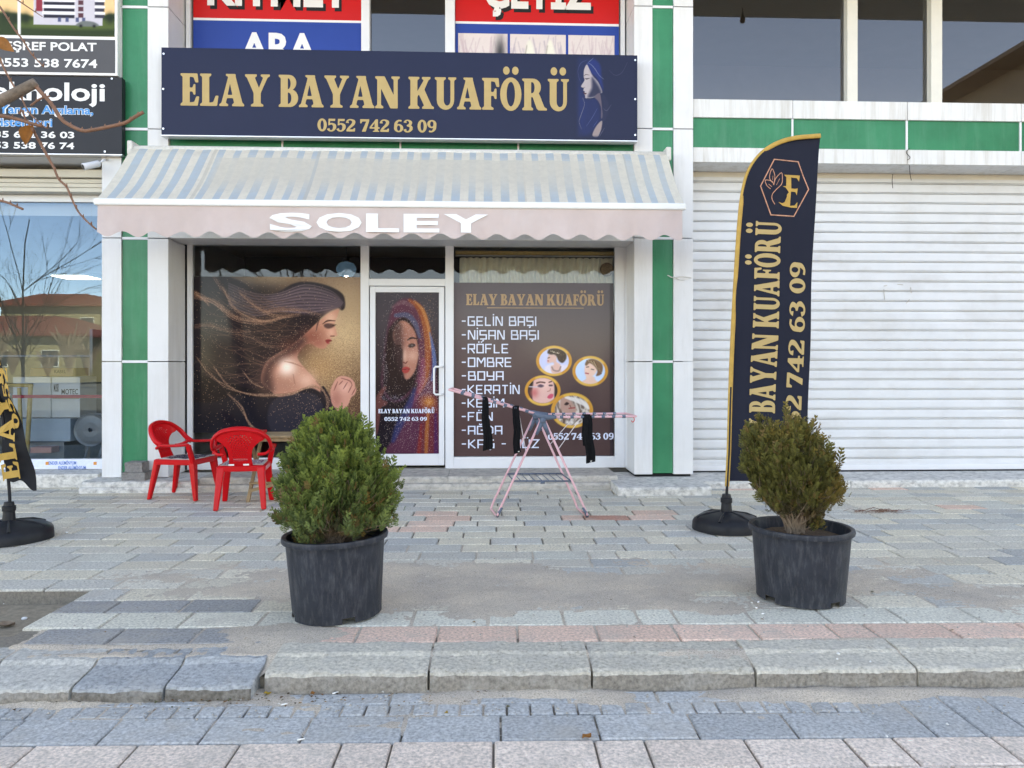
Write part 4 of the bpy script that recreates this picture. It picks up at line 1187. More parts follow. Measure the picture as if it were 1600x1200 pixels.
place_art(A, "print", M['print'], po, (302.5, 433.4), (563.7, 675), yp)

# 2. the veiled woman on the door (zoom units 533 x 1200)
A = Art(28, 30, 470, 1150, 170, 420, (50, 46, 52), 41)
A.I[:] = np.array([66, 62, 70]) + (np.array([32, 24, 30]) - np.array([66, 62, 70])) * np.clip((A.Y - 250) / 500, 0, 1)[..., None]
A.poly([(255, 72), (190, 90), (135, 170), (105, 330), (85, 520), (70, 660), (110, 760), (180, 790), (260, 740), (300, 660), (335, 700), (250, 860), (160, 1040), (110, 1150), (470, 1150), (466, 800), (450, 620), (435, 460), (410, 300), (370, 170), (320, 95)], (92, 46, 66), .95, 16)
A.poly([(110, 330), (150, 250), (230, 200), (300, 270), (325, 420), (300, 660), (180, 780), (110, 740), (80, 640)], (34, 25, 30), 1, 12)
A.line([(265, 85), (340, 150), (385, 290), (392, 470), (375, 620), (330, 720)], [10, 24, 26, 20, 22, 14], (158, 78, 44), .85, 16)
A.line([(300, 90), (360, 160), (400, 300), (410, 420)], [6, 12, 10, 5], (206, 140, 84), .6, 10)
A.line([(405, 310), (428, 420), (438, 540), (420, 640)], [4, 12, 15, 8], (78, 104, 150), .9, 10)
A.line([(170, 190), (250, 190), (305, 250), (335, 340)], [14, 20, 18, 10], (76, 82, 108), .9, 12)
A.line([(150, 130), (220, 100), (290, 130)], [8, 16, 10], (116, 80, 92), .7, 14)
A.line([(360, 500), (350, 640), (300, 760), (250, 850)], [16, 22, 18, 12], (136, 62, 88), .7, 14)
A.line([(300, 700), (255, 830), (190, 960), (150, 1060)], [10, 26, 26, 14], (48, 54, 98), .8, 18)
A.poly([(190, 235), (245, 235), (300, 300), (322, 400), (325, 480), (305, 570), (270, 622), (240, 634), (222, 600), (216, 540), (218, 430), (165, 390), (150, 310)], (178, 118, 102), 1, 8)
A.poly([(150, 250), (200, 240), (222, 330), (218, 470), (222, 600), (190, 560), (150, 400)], (58, 42, 46), .8, 30)
A.blob(285, 470, 40, 40, (222, 172, 152), .7); A.blob(240, 330, 45, 50, (158, 104, 92), .5); A.blob(232, 470, 16, 50, (226, 180, 160), .7)
A.line([(250, 362), (280, 346), (316, 352)], [3, 7, 3], (44, 30, 32), .95, 4); A.poly([(256, 398), (280, 384), (308, 394), (288, 412), (262, 412)], (52, 38, 40), .9, 5); A.blob(282, 398, 8, 8, (120, 116, 112), .8)
A.line([(166, 398), (200, 400)], [3, 6], (40, 28, 30), .7, 5)
A.line([(222, 515), (238, 522), (248, 512)], 4, (96, 46, 44), .8, 5); A.poly([(214, 560), (240, 545), (268, 560), (256, 584), (232, 592), (216, 580)], (172, 62, 62), .95, 5); A.line([(214, 566), (266, 562)], 2, (84, 26, 30), .9, 3)
A.poly([(28, 790), (55, 720), (90, 684), (106, 690), (84, 730), (74, 770), (112, 790), (100, 815), (70, 830), (60, 900), (45, 1000), (28, 1000)], (104, 58, 56), .95, 8)
A.poly([(325, 790), (370, 740), (430, 750), (466, 850), (470, 1150), (320, 1150), (350, 960)], (110, 46, 52), .95, 20)
A.blob(400, 790, 45, 40, (206, 128, 58), .9); A.line([(395, 850), (385, 1000), (380, 1150)], [10, 14, 12], (186, 110, 52), .7, 12); A.line([(445, 880), (450, 1150)], [10, 16], (78, 40, 84), .8, 12); A.line([(345, 950), (330, 1150)], [8, 14], (140, 44, 40), .7, 10)
for k in range(16): A.dust(A.r.uniform(120, 440), A.r.uniform(100, 1130), 60, 80, 160, (236, 214, 210), .85)
A.dust(390, 690, 40, 70, 900, (240, 216, 214), .85); A.dust(380, 400, 30, 170, 900, (226, 176, 130), .8); A.dust(95, 560, 9, 110, 260, (220, 210, 226), .8); A.dust(160, 770, 60, 14, 200, (200, 190, 220), .8)
A.dust(250, 1060, 110, 50, 500, (230, 200, 190), .7)
pd = thing("door_poster", "dark film of a woman in a glittering veil on the salon door", "door poster", (fx(636, yp), yp, zg(709)))
place_art(A, "print", M['print'], pd, (586.5, 456.7), (686, 709), yp, .95)
yq = YW - .009
letter(slab_text("ELAY BAYAN KUAFÖRÜ"), "lettering", M['pale_ink'], pd, (fx(591, yq), yq, zg(645.5)), EX, EZ, fx(679, yq) - fx(591, yq), zg(639) - zg(645.5))
letter(slab_text("0552 742 63 09"), "lettering", M['pale_ink'], pd, (fx(600.5, yq), yq, zg(657.5)), EX, EZ, fx(667, yq) - fx(600.5, yq), zg(651.5) - zg(657.5))

# 3. the price film with the four round portraits (zoom units: photo px*8 from 810, 530 for the portraits)
A = Art(709, 441, 958.5, 713.5, 380, 410, (84, 73, 78), 51)
A.I[:] = np.array([86, 75, 80]) + (np.array([82, 62, 61]) - np.array([86, 75, 80])) * np.clip((A.Y - 480) / 180, 0, 1)[..., None]
A.poly([(953, 441), (960, 441), (960, 714), (953, 714)], (56, 46, 50), .9, 1, False)
def Z(pts): return [(810 + x / 8, 530 + y / 8) for x, y in pts]
def ring(cx, cy, rx, ry, inner):
    A.disc(cx, cy, rx, ry, (206, 148, 70), 1, .05)
    A.blob(cx + rx * .6, cy + ry * .6, rx * .6, ry * .5, (214, 178, 92), 0)
    for a_ in range(0, 360, 6):
        c = (222, 186, 104) if (a_ % 180) > 60 and (a_ % 180) < 150 else (198, 128, 58)
        x, y = cx + .9 * rx * math.cos(math.radians(a_)), cy + .9 * ry * math.sin(math.radians(a_))
        A.blob(x, y, 1.8, 1.8, c, .55)
    A.disc(cx, cy, rx * .83, ry * .83, inner, 1, .05)
    return A.I.copy()
def clip_ring(before, cx, cy, rx, ry):
    d = np.sqrt(((A.X - cx) / (rx * .83)) ** 2 + ((A.Y - cy) / (ry * .83)) ** 2)
    k = np.clip((1 - d) / .06 + .5, 0, 1)[..., None]
    A.I = before + (A.I - before) * k
b0 = ring(865.2, 563.8, 28, 24, (186, 194, 226))
A.poly(Z([(350, 440), (330, 350), (420, 310), (520, 320), (620, 330), (600, 440)]), (216, 208, 222), .9, 2)
A.poly(Z([(380, 190), (355, 280), (370, 300), (430, 290), (440, 320), (400, 340), (420, 420), (520, 420), (520, 320), (470, 280), (470, 200)]), (214, 172, 164), 1, 1.2)
A.poly(Z([(360, 170), (380, 125), (460, 110), (540, 130), (590, 170), (595, 240), (550, 295), (500, 270), (470, 210), (440, 190), (400, 190)]), (58, 46, 46), 1, 1.4)
A.line(Z([(405, 145), (440, 160), (500, 175)]), 1.0, (214, 196, 180), .9, 1, speck=.4); A.dust(876, 556, 4, 5, 40, (150, 120, 100), .8)
A.line(Z([(365, 235), (385, 228)]), .7, (70, 50, 50), .8, 1); A.line(Z([(362, 270), (374, 272)]), .7, (180, 70, 80), .9, 1); A.line(Z([(415, 350), (440, 390), (500, 395), (525, 345)]), 1.2, (140, 116, 116), .8, 1)
clip_ring(b0, 865.2, 563.8, 28, 24)
b0 = ring(922, 580, 28, 24, (178, 204, 238))
A.poly(Z([(780, 540), (840, 500), (850, 460), (940, 470), (960, 510), (1000, 540), (990, 570), (800, 570)]), (222, 182, 168), 1, 1.5)
A.poly(Z([(830, 330), (825, 420), (850, 475), (900, 480), (960, 430), (980, 360), (920, 290), (860, 290)]), (224, 184, 170), 1, 1.4)
A.poly(Z([(830, 310), (860, 260), (940, 245), (1030, 290), (1055, 360), (1030, 440), (970, 460), (985, 400), (950, 340), (890, 300), (850, 330)]), (116, 84, 66), 1, 1.4)
for k in range(7): A.line(Z([(850 + 18 * k, 265 + 3 * k), (930 + 12 * k, 290 + 16 * k), (1000 + 6 * k, 360 + 12 * k)]), .6, (206, 176, 142) if k % 2 else (74, 52, 42), .7, 1)
A.line(Z([(850, 350), (875, 345)]), .8, (80, 60, 60), .8, 1); A.line(Z([(910, 375), (940, 382)]), .8, (80, 60, 60), .8, 1); A.line(Z([(838, 425), (872, 432)]), 1.0, (176, 74, 84), .9, 1)
clip_ring(b0, 922, 580, 28, 24)
b0 = ring(847.4, 610.6, 28, 24, (52, 44, 44))
A.poly(Z([(210, 480), (180, 560), (170, 680), (200, 800), (420, 800), (445, 690), (440, 560), (390, 480)]), (220, 172, 164), 1, 1.6)
A.blob(834, 614, 7, 8, (196, 98, 98), .8); A.blob(850, 600, 8, 8, (234, 196, 188), .6)
A.line(Z([(225, 550), (270, 538), (325, 545)]), 1.2, (96, 58, 56), .9, 1); A.poly(Z([(235, 590), (270, 565), (315, 585), (280, 605)]), (84, 66, 84), .95, 1.4); A.line(Z([(130, 595), (230, 600)]), .8, (190, 184, 196), .9, 1)
A.line(Z([(380, 540), (410, 530)]), 1.0, (96, 58, 56), .9, 1); A.line(Z([(385, 580), (415, 580)]), 1.4, (84, 60, 70), .9, 1); A.line(Z([(360, 655), (390, 645), (395, 620)]), .7, (170, 110, 104), .8, 1)
A.poly(Z([(355, 730), (390, 690), (430, 690), (425, 730), (390, 748)]), (206, 82, 104), .95, 1)
clip_ring(b0, 847.4, 610.6, 28, 24)
b0 = ring(893.5, 642, 33, 28, (150, 132, 122))
for k in range(34):
    x = A.r.uniform(860, 925); A.line([(x - 8, 616), (x + A.r.normal(0, 4), 635), (x + A.r.normal(4, 8), 652), (x + A.r.normal(0, 9), 668)], [.8, 1.6, 1], (206, 194, 184) if k % 3 else (96, 78, 70), .7, 1.4)
A.poly(Z([(530, 740), (520, 860), (570, 930), (680, 960), (720, 880), (660, 790), (600, 720)]), (176, 138, 126), 1, 2)
A.poly(Z([(570, 820), (600, 790), (630, 810), (600, 830)]), (46, 34, 36), .9, 1.2); A.line(Z([(640, 830), (655, 862)]), .7, (110, 70, 64), .8, 1)
A.line(Z([(590, 730), (700, 760), (800, 800), (880, 860)]), [2, 4, 3], (216, 208, 204), .9, 2); A.line(Z([(630, 870), (700, 862)]), 1, (150, 60, 60), .8, 1)
for x, y in ((612, 1045), (665, 1050), (730, 1060)): A.blob(810 + x / 8, 530 + y / 8, 3, 3, (230, 222, 216), .8)
clip_ring(b0, 893.5, 642, 33, 28)
pp = thing("price_poster", "brown film listing hair services beside four gold ringed portraits, behind the drying rack", "window poster", (fx(834, yp), yp, ZS))
place_art(A, "print", M['print'], pp, (709, 441), (958.5, 713.5), yp, 1.1)
yq = YW - .009
def on(px0, px1, y0, y1, txt, m): letter(txt, "lettering", M[m], pp, (fx(px0, yq), yq, zg(y0)), EX, EZ, fx(px1, yq) - fx(px0, yq), zg(y1) - zg(y0))
on(728, 944, 476.5, 459, slab_text("ELAY BAYAN KUAFÖRÜ"), 'dull_gold')
MB().box(fx(761, yq), fx(912, yq), yq, yq + .001, zg(481.2), zg(480)).build("underline", M['dull_gold'], pp)
for txt, x1, y1, y0 in (("-GELİN BAŞI", 838, 508, 495), ("-NİŞAN BAŞI", 842, 529.5, 516.5), ("-RÖFLE", 795, 551, 538), ("-OMBRE", 800, 572.5, 559.5), ("-BOYA", 787, 593.5, 581), ("-KERATİN", 812, 615, 602.5),
                        ("-KESİM", 788, 636, 624), ("-FÖN", 770, 657, 645), ("-AĞDA", 785, 678.5, 666.5), ("-KAŞ - YÜZ", 843, 700, 688)):
    on(720.5, x1, y1, y0, tech_text(txt), 'pale_ink')
on(856, 959, 688, 677.5, slab_text("0552 742 63 09"), 'pale_ink')

# ------------------------------------------------------------------ things seen through the glass
yc = YW + .10
cu = thing("window_curtain", "short gathered cream curtain on a wooden rod above the price film", "curtain", (fx(838, yc), yc, zg(441)))
cx0, cx1 = fx(718, yc), fx(957, yc); cz0, cz1 = fz(838, 446, yc), fz(838, 404, yc)
MB().grid(lambda u, v: (cx0 + (cx1 - cx0) * u, yc + .018 * math.sin(u * 150 + 2 * math.sin(v * 3)) + .01 * math.sin(u * 61), cz1 + (cz0 - cz1) * v + (.012 * abs(math.sin(u * 70)) * (v < .01))), 260, 6).build("cloth", M['cream_cloth'], cu, smooth=True)
MB().tube([(cx0 - .05, yc - .03, fz(838, 396, yc)), (cx1 + .02, yc - .03, fz(838, 396, yc))], .026, 10).build("rod", M['bamboo'], cu, smooth=True)
MB().tube([(cx0 - .05, yc - .05, fz(838, 401, yc)), (cx1 + .02, yc - .05, fz(838, 401, yc))], .007, 8).build("rail", M['pvc'], cu, smooth=True)
c = at(947, 422, YW + .10)
bs = thing("wicker_basket", "small round brown wicker disc hanging over the curtain's end", "basket", (c.x, YW + .1, c.z))
mb = MB(); mb.lathe([(0, .0), (.03, -.004), (.06, .004), (.075, .0), (.09, .02), (.085, .05)], 24)
mb.v = [(c.x + x, YW + .02 + z * .8, c.z + y) for x, y, z in mb.v]
mb.build("weave", M['wicker'], bs, smooth=True)
c = at(541, 421, 11.3)
pl = thing("pendant_lamp", "lit blue mosaic glass pendant lamp in the salon window", "lamp", (c.x, 11.3, c.z))
R = .14
mb = MB(); mb.lathe([(.035, .115), (.06, .105), (.11, .085), (.142, .03), (.146, -.01), (.128, -.06), (.09, -.095), (.06, -.10)], 28, wob=lambda t, z: .015 * math.sin(t * 14))
mb.v = [(c.x + x, 11.3 + y, c.z + z) for x, y, z in mb.v]; mb.build("globe", M['lamp_glass'], pl, smooth=True)
mb = MB(); mb.lathe([(.001, .06), (.03, .04), (.045, 0), (.04, -.03), (.001, -.06)], 16)
mb.v = [(c.x + x, 11.3 + y, c.z - .062 + z * .8) for x, y, z in mb.v]; mb.build("bulb", M['bulb'], pl, smooth=True)
mb = MB(); mb.lathe([(.001, .16), (.045, .155), (.05, .12), (.036, .11)], 16); mb.v = [(c.x + x, 11.3 + y, c.z + z) for x, y, z in mb.v]
mb.tube([(c.x, 11.3, c.z + .15), (c.x, 11.3, 3.39)], .006, 6); mb.build("cap_and_cord", M['dark_gap'], pl, smooth=True)
# bare bulb under the overhang, mirrored in the wide upstairs window
c = at(1161, 30, YS + 1.0); yb_ = YS - 1.0
hb = thing("hanging_bulb", "bare bulb on a short cord under the overhang, mirrored in the wide upstairs window", "lamp", (c.x, yb_, c.z))
mb = MB(); mb.lathe([(.001, -.05), (.03, -.04), (.042, -.01), (.032, .03), (.016, .06), (.016, .1)], 14); mb.v = [(c.x + x, yb_ + y, c.z + z) for x, y, z in mb.v]; mb.build("bulb", M['wicker'], hb, smooth=True)
MB().tube([(c.x, yb_, c.z + .1), (c.x, yb_, OVZ)], .008, 6).build("cord", M['wicker'], hb)
# left shop: lit panel and cartons
zp = 3.18
c0, c1, c2, c3 = [Vector((SN + (p[0] - 800) / F * CS, CS - (p[0] - 800) / F * SN, (HY - p[1]) / F)) for p in ((85, 430), (131, 430), (153, 437), (108, 437))]
Q = [Vector((0, 0, CH)) + d * ((zp - CH) / d.z) for d in (c0, c1, c2, c3)]
pn = thing("ceiling_panel_light", "lit square ceiling panel behind the neighbouring shop's glass", "lamp", tuple(sum(Q, Vector()) / 4))
mx = sum(Q, Vector()) / 4; hw = .34
MB().box(mx.x - hw, mx.x + hw, mx.y - hw, mx.y + hw, 3.185, 3.215).build("frame", M['pvc'], pn)
MB().box(mx.x - hw + .03, mx.x + hw - .03, mx.y - hw + .03, mx.y + hw - .03, 3.175, 3.184).build("diffuser", M['panel_light'], pn)
for dx in (-.3, .3): MB().tube([(mx.x + dx, mx.y, 3.215), (mx.x + dx, mx.y, 3.4)], .008, 6).build("suspension_rod", M['steel'], pn)
def carton(p0, p1, Y, d, m, label, bottom=None, bands=True, text=None):
    """p0 upper left and p1 lower right photo pixels of the carton's front"""
    x0, x1 = fx(p0[0], Y), fx(p1[0], Y); z1, z0 = fz(p0[0], p0[1], Y), (fz(p0[0], p1[1], Y) if bottom is None else bottom)
    o = thing("carton", label, "carton", ((x0 + x1) / 2, Y + d / 2, z0), 0, "cartons stacked behind the neighbouring shop's glass")
    MB().box(x0, x1, Y, Y + d, z0, z1).build("body", m, o, bevel=.006)
    if bands:
        f = MB(); zm = (z0 + z1) / 2
        f.box(x0 + .01, x1 - .01, Y - .002, Y - .0005, zm - .02, zm + .02)
        f.build("tape", M['carton_brown'] if m is not M['carton_brown'] else M['shutter_beige'], o)
    if text:
        for (s_, a, b_, y0, y1) in text: letter(sans_text(s_, .02), "lettering", M['black_ink'], o, (fx(a, Y - .004), Y - .004, fz(a, y0, Y)), EX, EZ, fx(b_, Y) - fx(a, Y), fz(a, y1, Y) - fz(a, y0, Y))
    return o
Yc = 10.55
carton((18, 654), (110, 690), Yc, .5, M['carton_blue'], "wide pale blue carton under the tall white cartons", bands=False)
carton((18, 691), (100, 716), Yc - .05, .55, M['grey_metal'], "dark grey flat carton on the shop floor", bottom=.15, bands=False)
carton((20, 589), (79, 652.5), Yc, .45, M['carton_white'], "tall white carton with a plain front beside the printed one", bands=False)
carton((80.5, 589), (125, 652.5), Yc + .03, .45, M['carton_white'], "white carton with black print and a barcode mark", text=[("MUSK", 84, 92, 612, 600), ("MOTEC", 96, 122, 616, 608)])
carton((47, 575), (115, 588), Yc + .05, .4, M['carton_brown'], "flat brown carton lying on top of the white ones", bands=False, text=[("KABEL", 85, 103, 583, 578)])
carton((47, 699), (80, 708), Yc - .28, .2, M['pink_box'], "small salmon pink carton in front of the stack", bands=False)
# shelf behind
sh_ = thing("storage_shelf", "dark metal shelf with a board and red tape behind the cartons", "shelf", (fx(70, 11.4), 11.4, .15))
mb = MB(); xx0, xx1 = fx(-60, 11.4), fx(150, 11.4)
for x in (xx0, xx1 - .04): mb.box(x, x + .04, 11.3, 11.7, .15, 2.0)
for z in (.5, 1.05, 1.6): mb.box(xx0 + .041, xx1 - .041, 11.3, 11.7, z, z + .03)
mb.build("frame", M['grey_metal'], sh_)
rt = MB(); rt.box(fx(20, YW + .06), L0 + .02, YW + .05, YW + .055, fz(80, 622, YW + .05), fz(80, 617, YW + .05))
tag(rt.build("warning_tape", M['red_tape']), "thin red tape stretched across the neighbouring shop window", "tape")
cr_ = thing("cable_reel", "grey round cable reel on the neighbouring shop's floor beside the pillar", "cable reel", (fx(141, 10.6), 10.6, .15))
rc_ = fx(160, 10.6) - fx(141, 10.6) + .06; zc = fz(141, 672, 10.6)
mb = MB(); mb.lathe([(.03, .0), (.1, .0), (rc_ - .03, .012), (rc_, 0), (rc_, .03), (.08, .035), (.08, .15), (rc_, .155), (rc_, .18), (.001, .18)], 32)
mb.v = [(fx(141, 10.6) + x, 10.6 + z, zc + y) for x, y, z in mb.v]; mb.build("drum", M['grey_metal'], cr_, smooth=False)
mb = MB(); mb.tube([(fx(130, 10.55), 10.55, .15), (fx(130, 10.55), 10.8, zc)], .015); mb.tube([(fx(152, 10.55), 10.55, .15), (fx(152, 10.55), 10.8, zc)], .015); mb.build("foot", M['grey_metal'], cr_)
bf = thing("bamboo_rack", "yellow bamboo frame standing inside the neighbouring shop window", "rack", (fx(32, 10.25), 10.25, .15))
mb = MB()
mb.tube([at(48, 602, 10.25), (fx(41, 10.25), 10.25, .15)], .028, 10); mb.tube([at(30, 606, 10.3), (fx(35, 10.3), 10.3, .15)], .024, 10)
mb.build("leg", M['bamboo'], bf, smooth=True)
MB().tube([at(10, 602, 10.25), at(51, 602, 10.25)], .024, 10).build("rail", M['bamboo'], bf, smooth=True)

# ------------------------------------------------------------------ the awning
YA0, YA1 = 9.20, 8.42
aw_b0, aw_b1 = fx(206, YA0), fx(1042, YA0)
aw_f0, aw_f1 = fx(149, YA1), fx(1070, YA1)
zback = fz(620, 234, YA0); zfront = fz(610, 317, YA1)
aw = thing("awning", "striped cream and blue folding awning with a faded pink scalloped valance", "awning", ((aw_f0 + aw_f1) / 2, YP, zback))
def aw_mat():
    m, nt, p = new_mat("striped awning cloth"); lk = nt.links.new
    vc = node(nt, "ShaderNodeVertexColor", layer_name="Col")
    geo = node(nt, "ShaderNodeNewGeometry")
    nz = node(nt, "ShaderNodeTexNoise", i_Scale=14.0, i_Detail=6.0, i_Roughness=.7); lk(geo.outputs["Position"], nz.inputs["Vector"])
    mr = node(nt, "ShaderNodeMapRange"); mr.inputs[1].default_value = .4; mr.inputs[2].default_value = .75; mr.inputs[4].default_value = .4; lk(nz.outputs[0], mr.inputs[0])
    col = mixc(nt, mr.outputs[0], vc.outputs[0], (.50, .47, .42))
    lk(col, p.inputs["Base Color"]); p.inputs["Roughness"].default_value = .9
    tr = node(nt, "ShaderNodeBsdfTranslucent"); lk(col, tr.inputs[0])
    mx = node(nt, "ShaderNodeMixShader"); mx.inputs[0].default_value = .34
    lk(p.outputs[0], mx.inputs[1]); lk(tr.outputs[0], mx.inputs[2]); lk(mx.outputs[0], nt.nodes["Material Output"].inputs[0])
    return m
mb = MB()
NU, NV = 336, 26
CREAM, BLUE, DUST = lin((222, 214, 200)), lin((176, 189, 196)), lin((206, 199, 186))
def aw_pt(u, v):
    x = (aw_b0 + (aw_b1 - aw_b0) * u) * (1 - v) + (aw_f0 + (aw_f1 - aw_f0) * u) * v
    y = YA0 + (YA1 - YA0) * v
    sag = -.045 * math.sin(math.pi * v) - .012 * math.sin(v * math.pi) * math.sin(u * 40) * .5
    roll = .05 * max(0, 1 - v / .1)
    return (x, y + roll * .5, zback + (zfront - zback) * v + sag + .004 * math.sin(u * 90 + v * 4) + .016 * mnoise.noise((x * 1.6, v * 2.2, 4)) * math.sin(math.pi * v))
mb.v = [aw_pt(i / NU, j / NV) for j in range(NV + 1) for i in range(NU + 1)]
NS = 34.5
for j in range(NV):
    for i in range(NU):
        u, v = (i + .5) / NU, (j + .5) / NV
        blue = (u * NS * 1.0) % 1.0 > .53
        q = j * (NU + 1) + i
        # dust lies on the sagging middle panels; the roller's own turn and the ends stay cleaner
        lie = min(1, max(0, (v - .12) / .06)) * min(1, max(0, (.86 - v) / .35)) * min(1, max(0, (u - .155) / .02)) * min(1, max(0, (1.06 - u) / .3))
        lie = min(1, lie * (1.05 + .3 * mnoise.noise((u * 9, v * 3, 0))))
        base = BLUE if blue else CREAM
        seam = any(abs(u - s_) < .0022 for s_ in (.155, .345, .535, .725, .915))
        c = base + (DUST - base) * (.93 * lie if not seam else .6)
        if v < .11: c = c * .97 + lin((170, 160, 140)) * .12 * 0
        mb.col = tuple(float(x) for x in c * (.92 if seam else 1.0) * 1.12)
        mb.face(q, q + 1, q + NU + 2, q + NU + 1)
mb.build("canopy", aw_mat(), aw, smooth=True, colors=True)
MB().box(aw_f0 - .01, aw_f1 + .01, YA1 - .035, YA1 + .03, zfront - .055, zfront + .02).build("front_bar", M['bar'], aw, bevel=.018)
MB().tube([(aw_b0 - .02, YA0 + .04, zback - .02), (aw_b1 + .02, YA0 + .04, zback - .02)], .045, 14).build("roller", M['iron_white'], aw, smooth=True)
for x in (aw_b0 - .02, aw_b1 + .02):
    k = MB(); k.box(x - .03, x + .03, YA0 - .02, YP - .002, zback - .09, zback + .07); k.build("bracket", M['iron_white'], aw, bevel=.012)
for x, s_ in ((aw_b0 + .5, 1), (aw_b1 - .5, -1)):
    MB().tube([(x, YA0 + .05, zback - .1), (x + s_ * .6, (YA0 + YA1) / 2, (zback + zfront) / 2 - .12), (x - s_ * .1, YA1 + .04, zfront - .03)], .022, 8).build("folding_arm", M['iron_white'], aw)
vt, vb = zfront - .05, fz(620, 369, YA1)
def val_pt(x, z):
    f = (vt - z) / (vt - vb)
    return Vector((x, YA1 - .012 + f * (.010 * math.sin(x * 5.1) + .012 * math.sin(x * 11.7 + 1) + .005 * math.sin(x * 31) + .012 * mnoise.noise((x * 3.1, z * 5, 2))), z))
mb = MB(); NX = 520; NSC = 20.5
def vpt(u, v):
    x = aw_f0 + .03 + (aw_f1 - aw_f0 - .06) * u
    zlow = vb + .030 * math.cos(u * NSC * 2 * math.pi + .9)
    return val_pt(x, vt + (zlow - vt) * v)
val = mb.grid(vpt, NX, 10).build("valance", M['valance'], aw, smooth=True)
yq = YA1 - .012
def soley_warp(p):
    q = val_pt(p.x, p.z); return Vector((q.x, q.y - .008, q.z))
xl, xw = fx(421, yq), fx(763, yq) - fx(421, yq)
SOL = {'S': 1.18, 'O': 1.25, 'L': .92, 'E': 1.0, 'Y': 1.25}
tot = sum(SOL[c] for c in "SOLEY") + .12 * 4
x = xl
for ch in "SOLEY":
    w = xw * SOL[ch] / tot
    letter(sans_text(ch, .055), "lettering", M['white_ink'], val, (x, yq, fz(590, 361.5, yq)), EX, EZ, w, fz(590, 335, yq) - fz(590, 361.5, yq), warp=soley_warp)
    x += w + xw * .12 / tot

# camera on the left shop front
c = at(143, 258, YP - .2)
cc = thing("security_camera", "small white bullet security camera under the black sign", "security camera", (c.x, YP - .02, c.z + .1))
d = Vector((-.72, -.62, -.40)).normalized()
p0 = c - d * .095; p1 = c + d * .095
MB().tube([p0, p0 + d * .01, p1 - d * .02, p1], [.028, .040, .040, .044], 14).build("body", M['pvc'], cc, smooth=True)
MB().tube([p1 - d * .004, p1 + d * .002], .032, 14).build("lens", M['black_ink'], cc)
MB().tube([p0, p0 + Vector((.03, .03, .05)), Vector((c.x + .08, YP, c.z + .12))], .012, 8).build("bracket", M['pvc'], cc, smooth=True)
# loose cables on the right fascia
for k, P in enumerate(([(1421, 232), (1416, 238), (1422, 246), (1418, 250)], [(1421, 258), (1422, 272), (1424, 282)], [(1395, 272), (1394, 282), (1395, 294)])):
    mb = MB(); mb.tube(catmull([at(x, y, YB - .012) for x, y in P], 5), .004, 5)
    tag(mb.build("loose_cable", M['dark_gap']), ("short curled cable end on the white band beside the flag", "cable hanging over the soffit above the roller shutter", "thin cable hanging before the shutter box")[k], "cable")
ct = MB(); ct.tube(catmull([at(x, y, YP - .01) for x, y in ((1043, 430), (1052, 434), (1066, 432), (1080, 434))], 5), .006, 6)
ct.tube(catmull([at(x, y, YP - .012) for x, y in ((1056, 434), (1062, 437), (1070, 437))], 4), .005, 6)
tag(ct.build("cord", M['iron_white']), "pale knotted cord tied round the pillar beside the roller shutter", "cord")

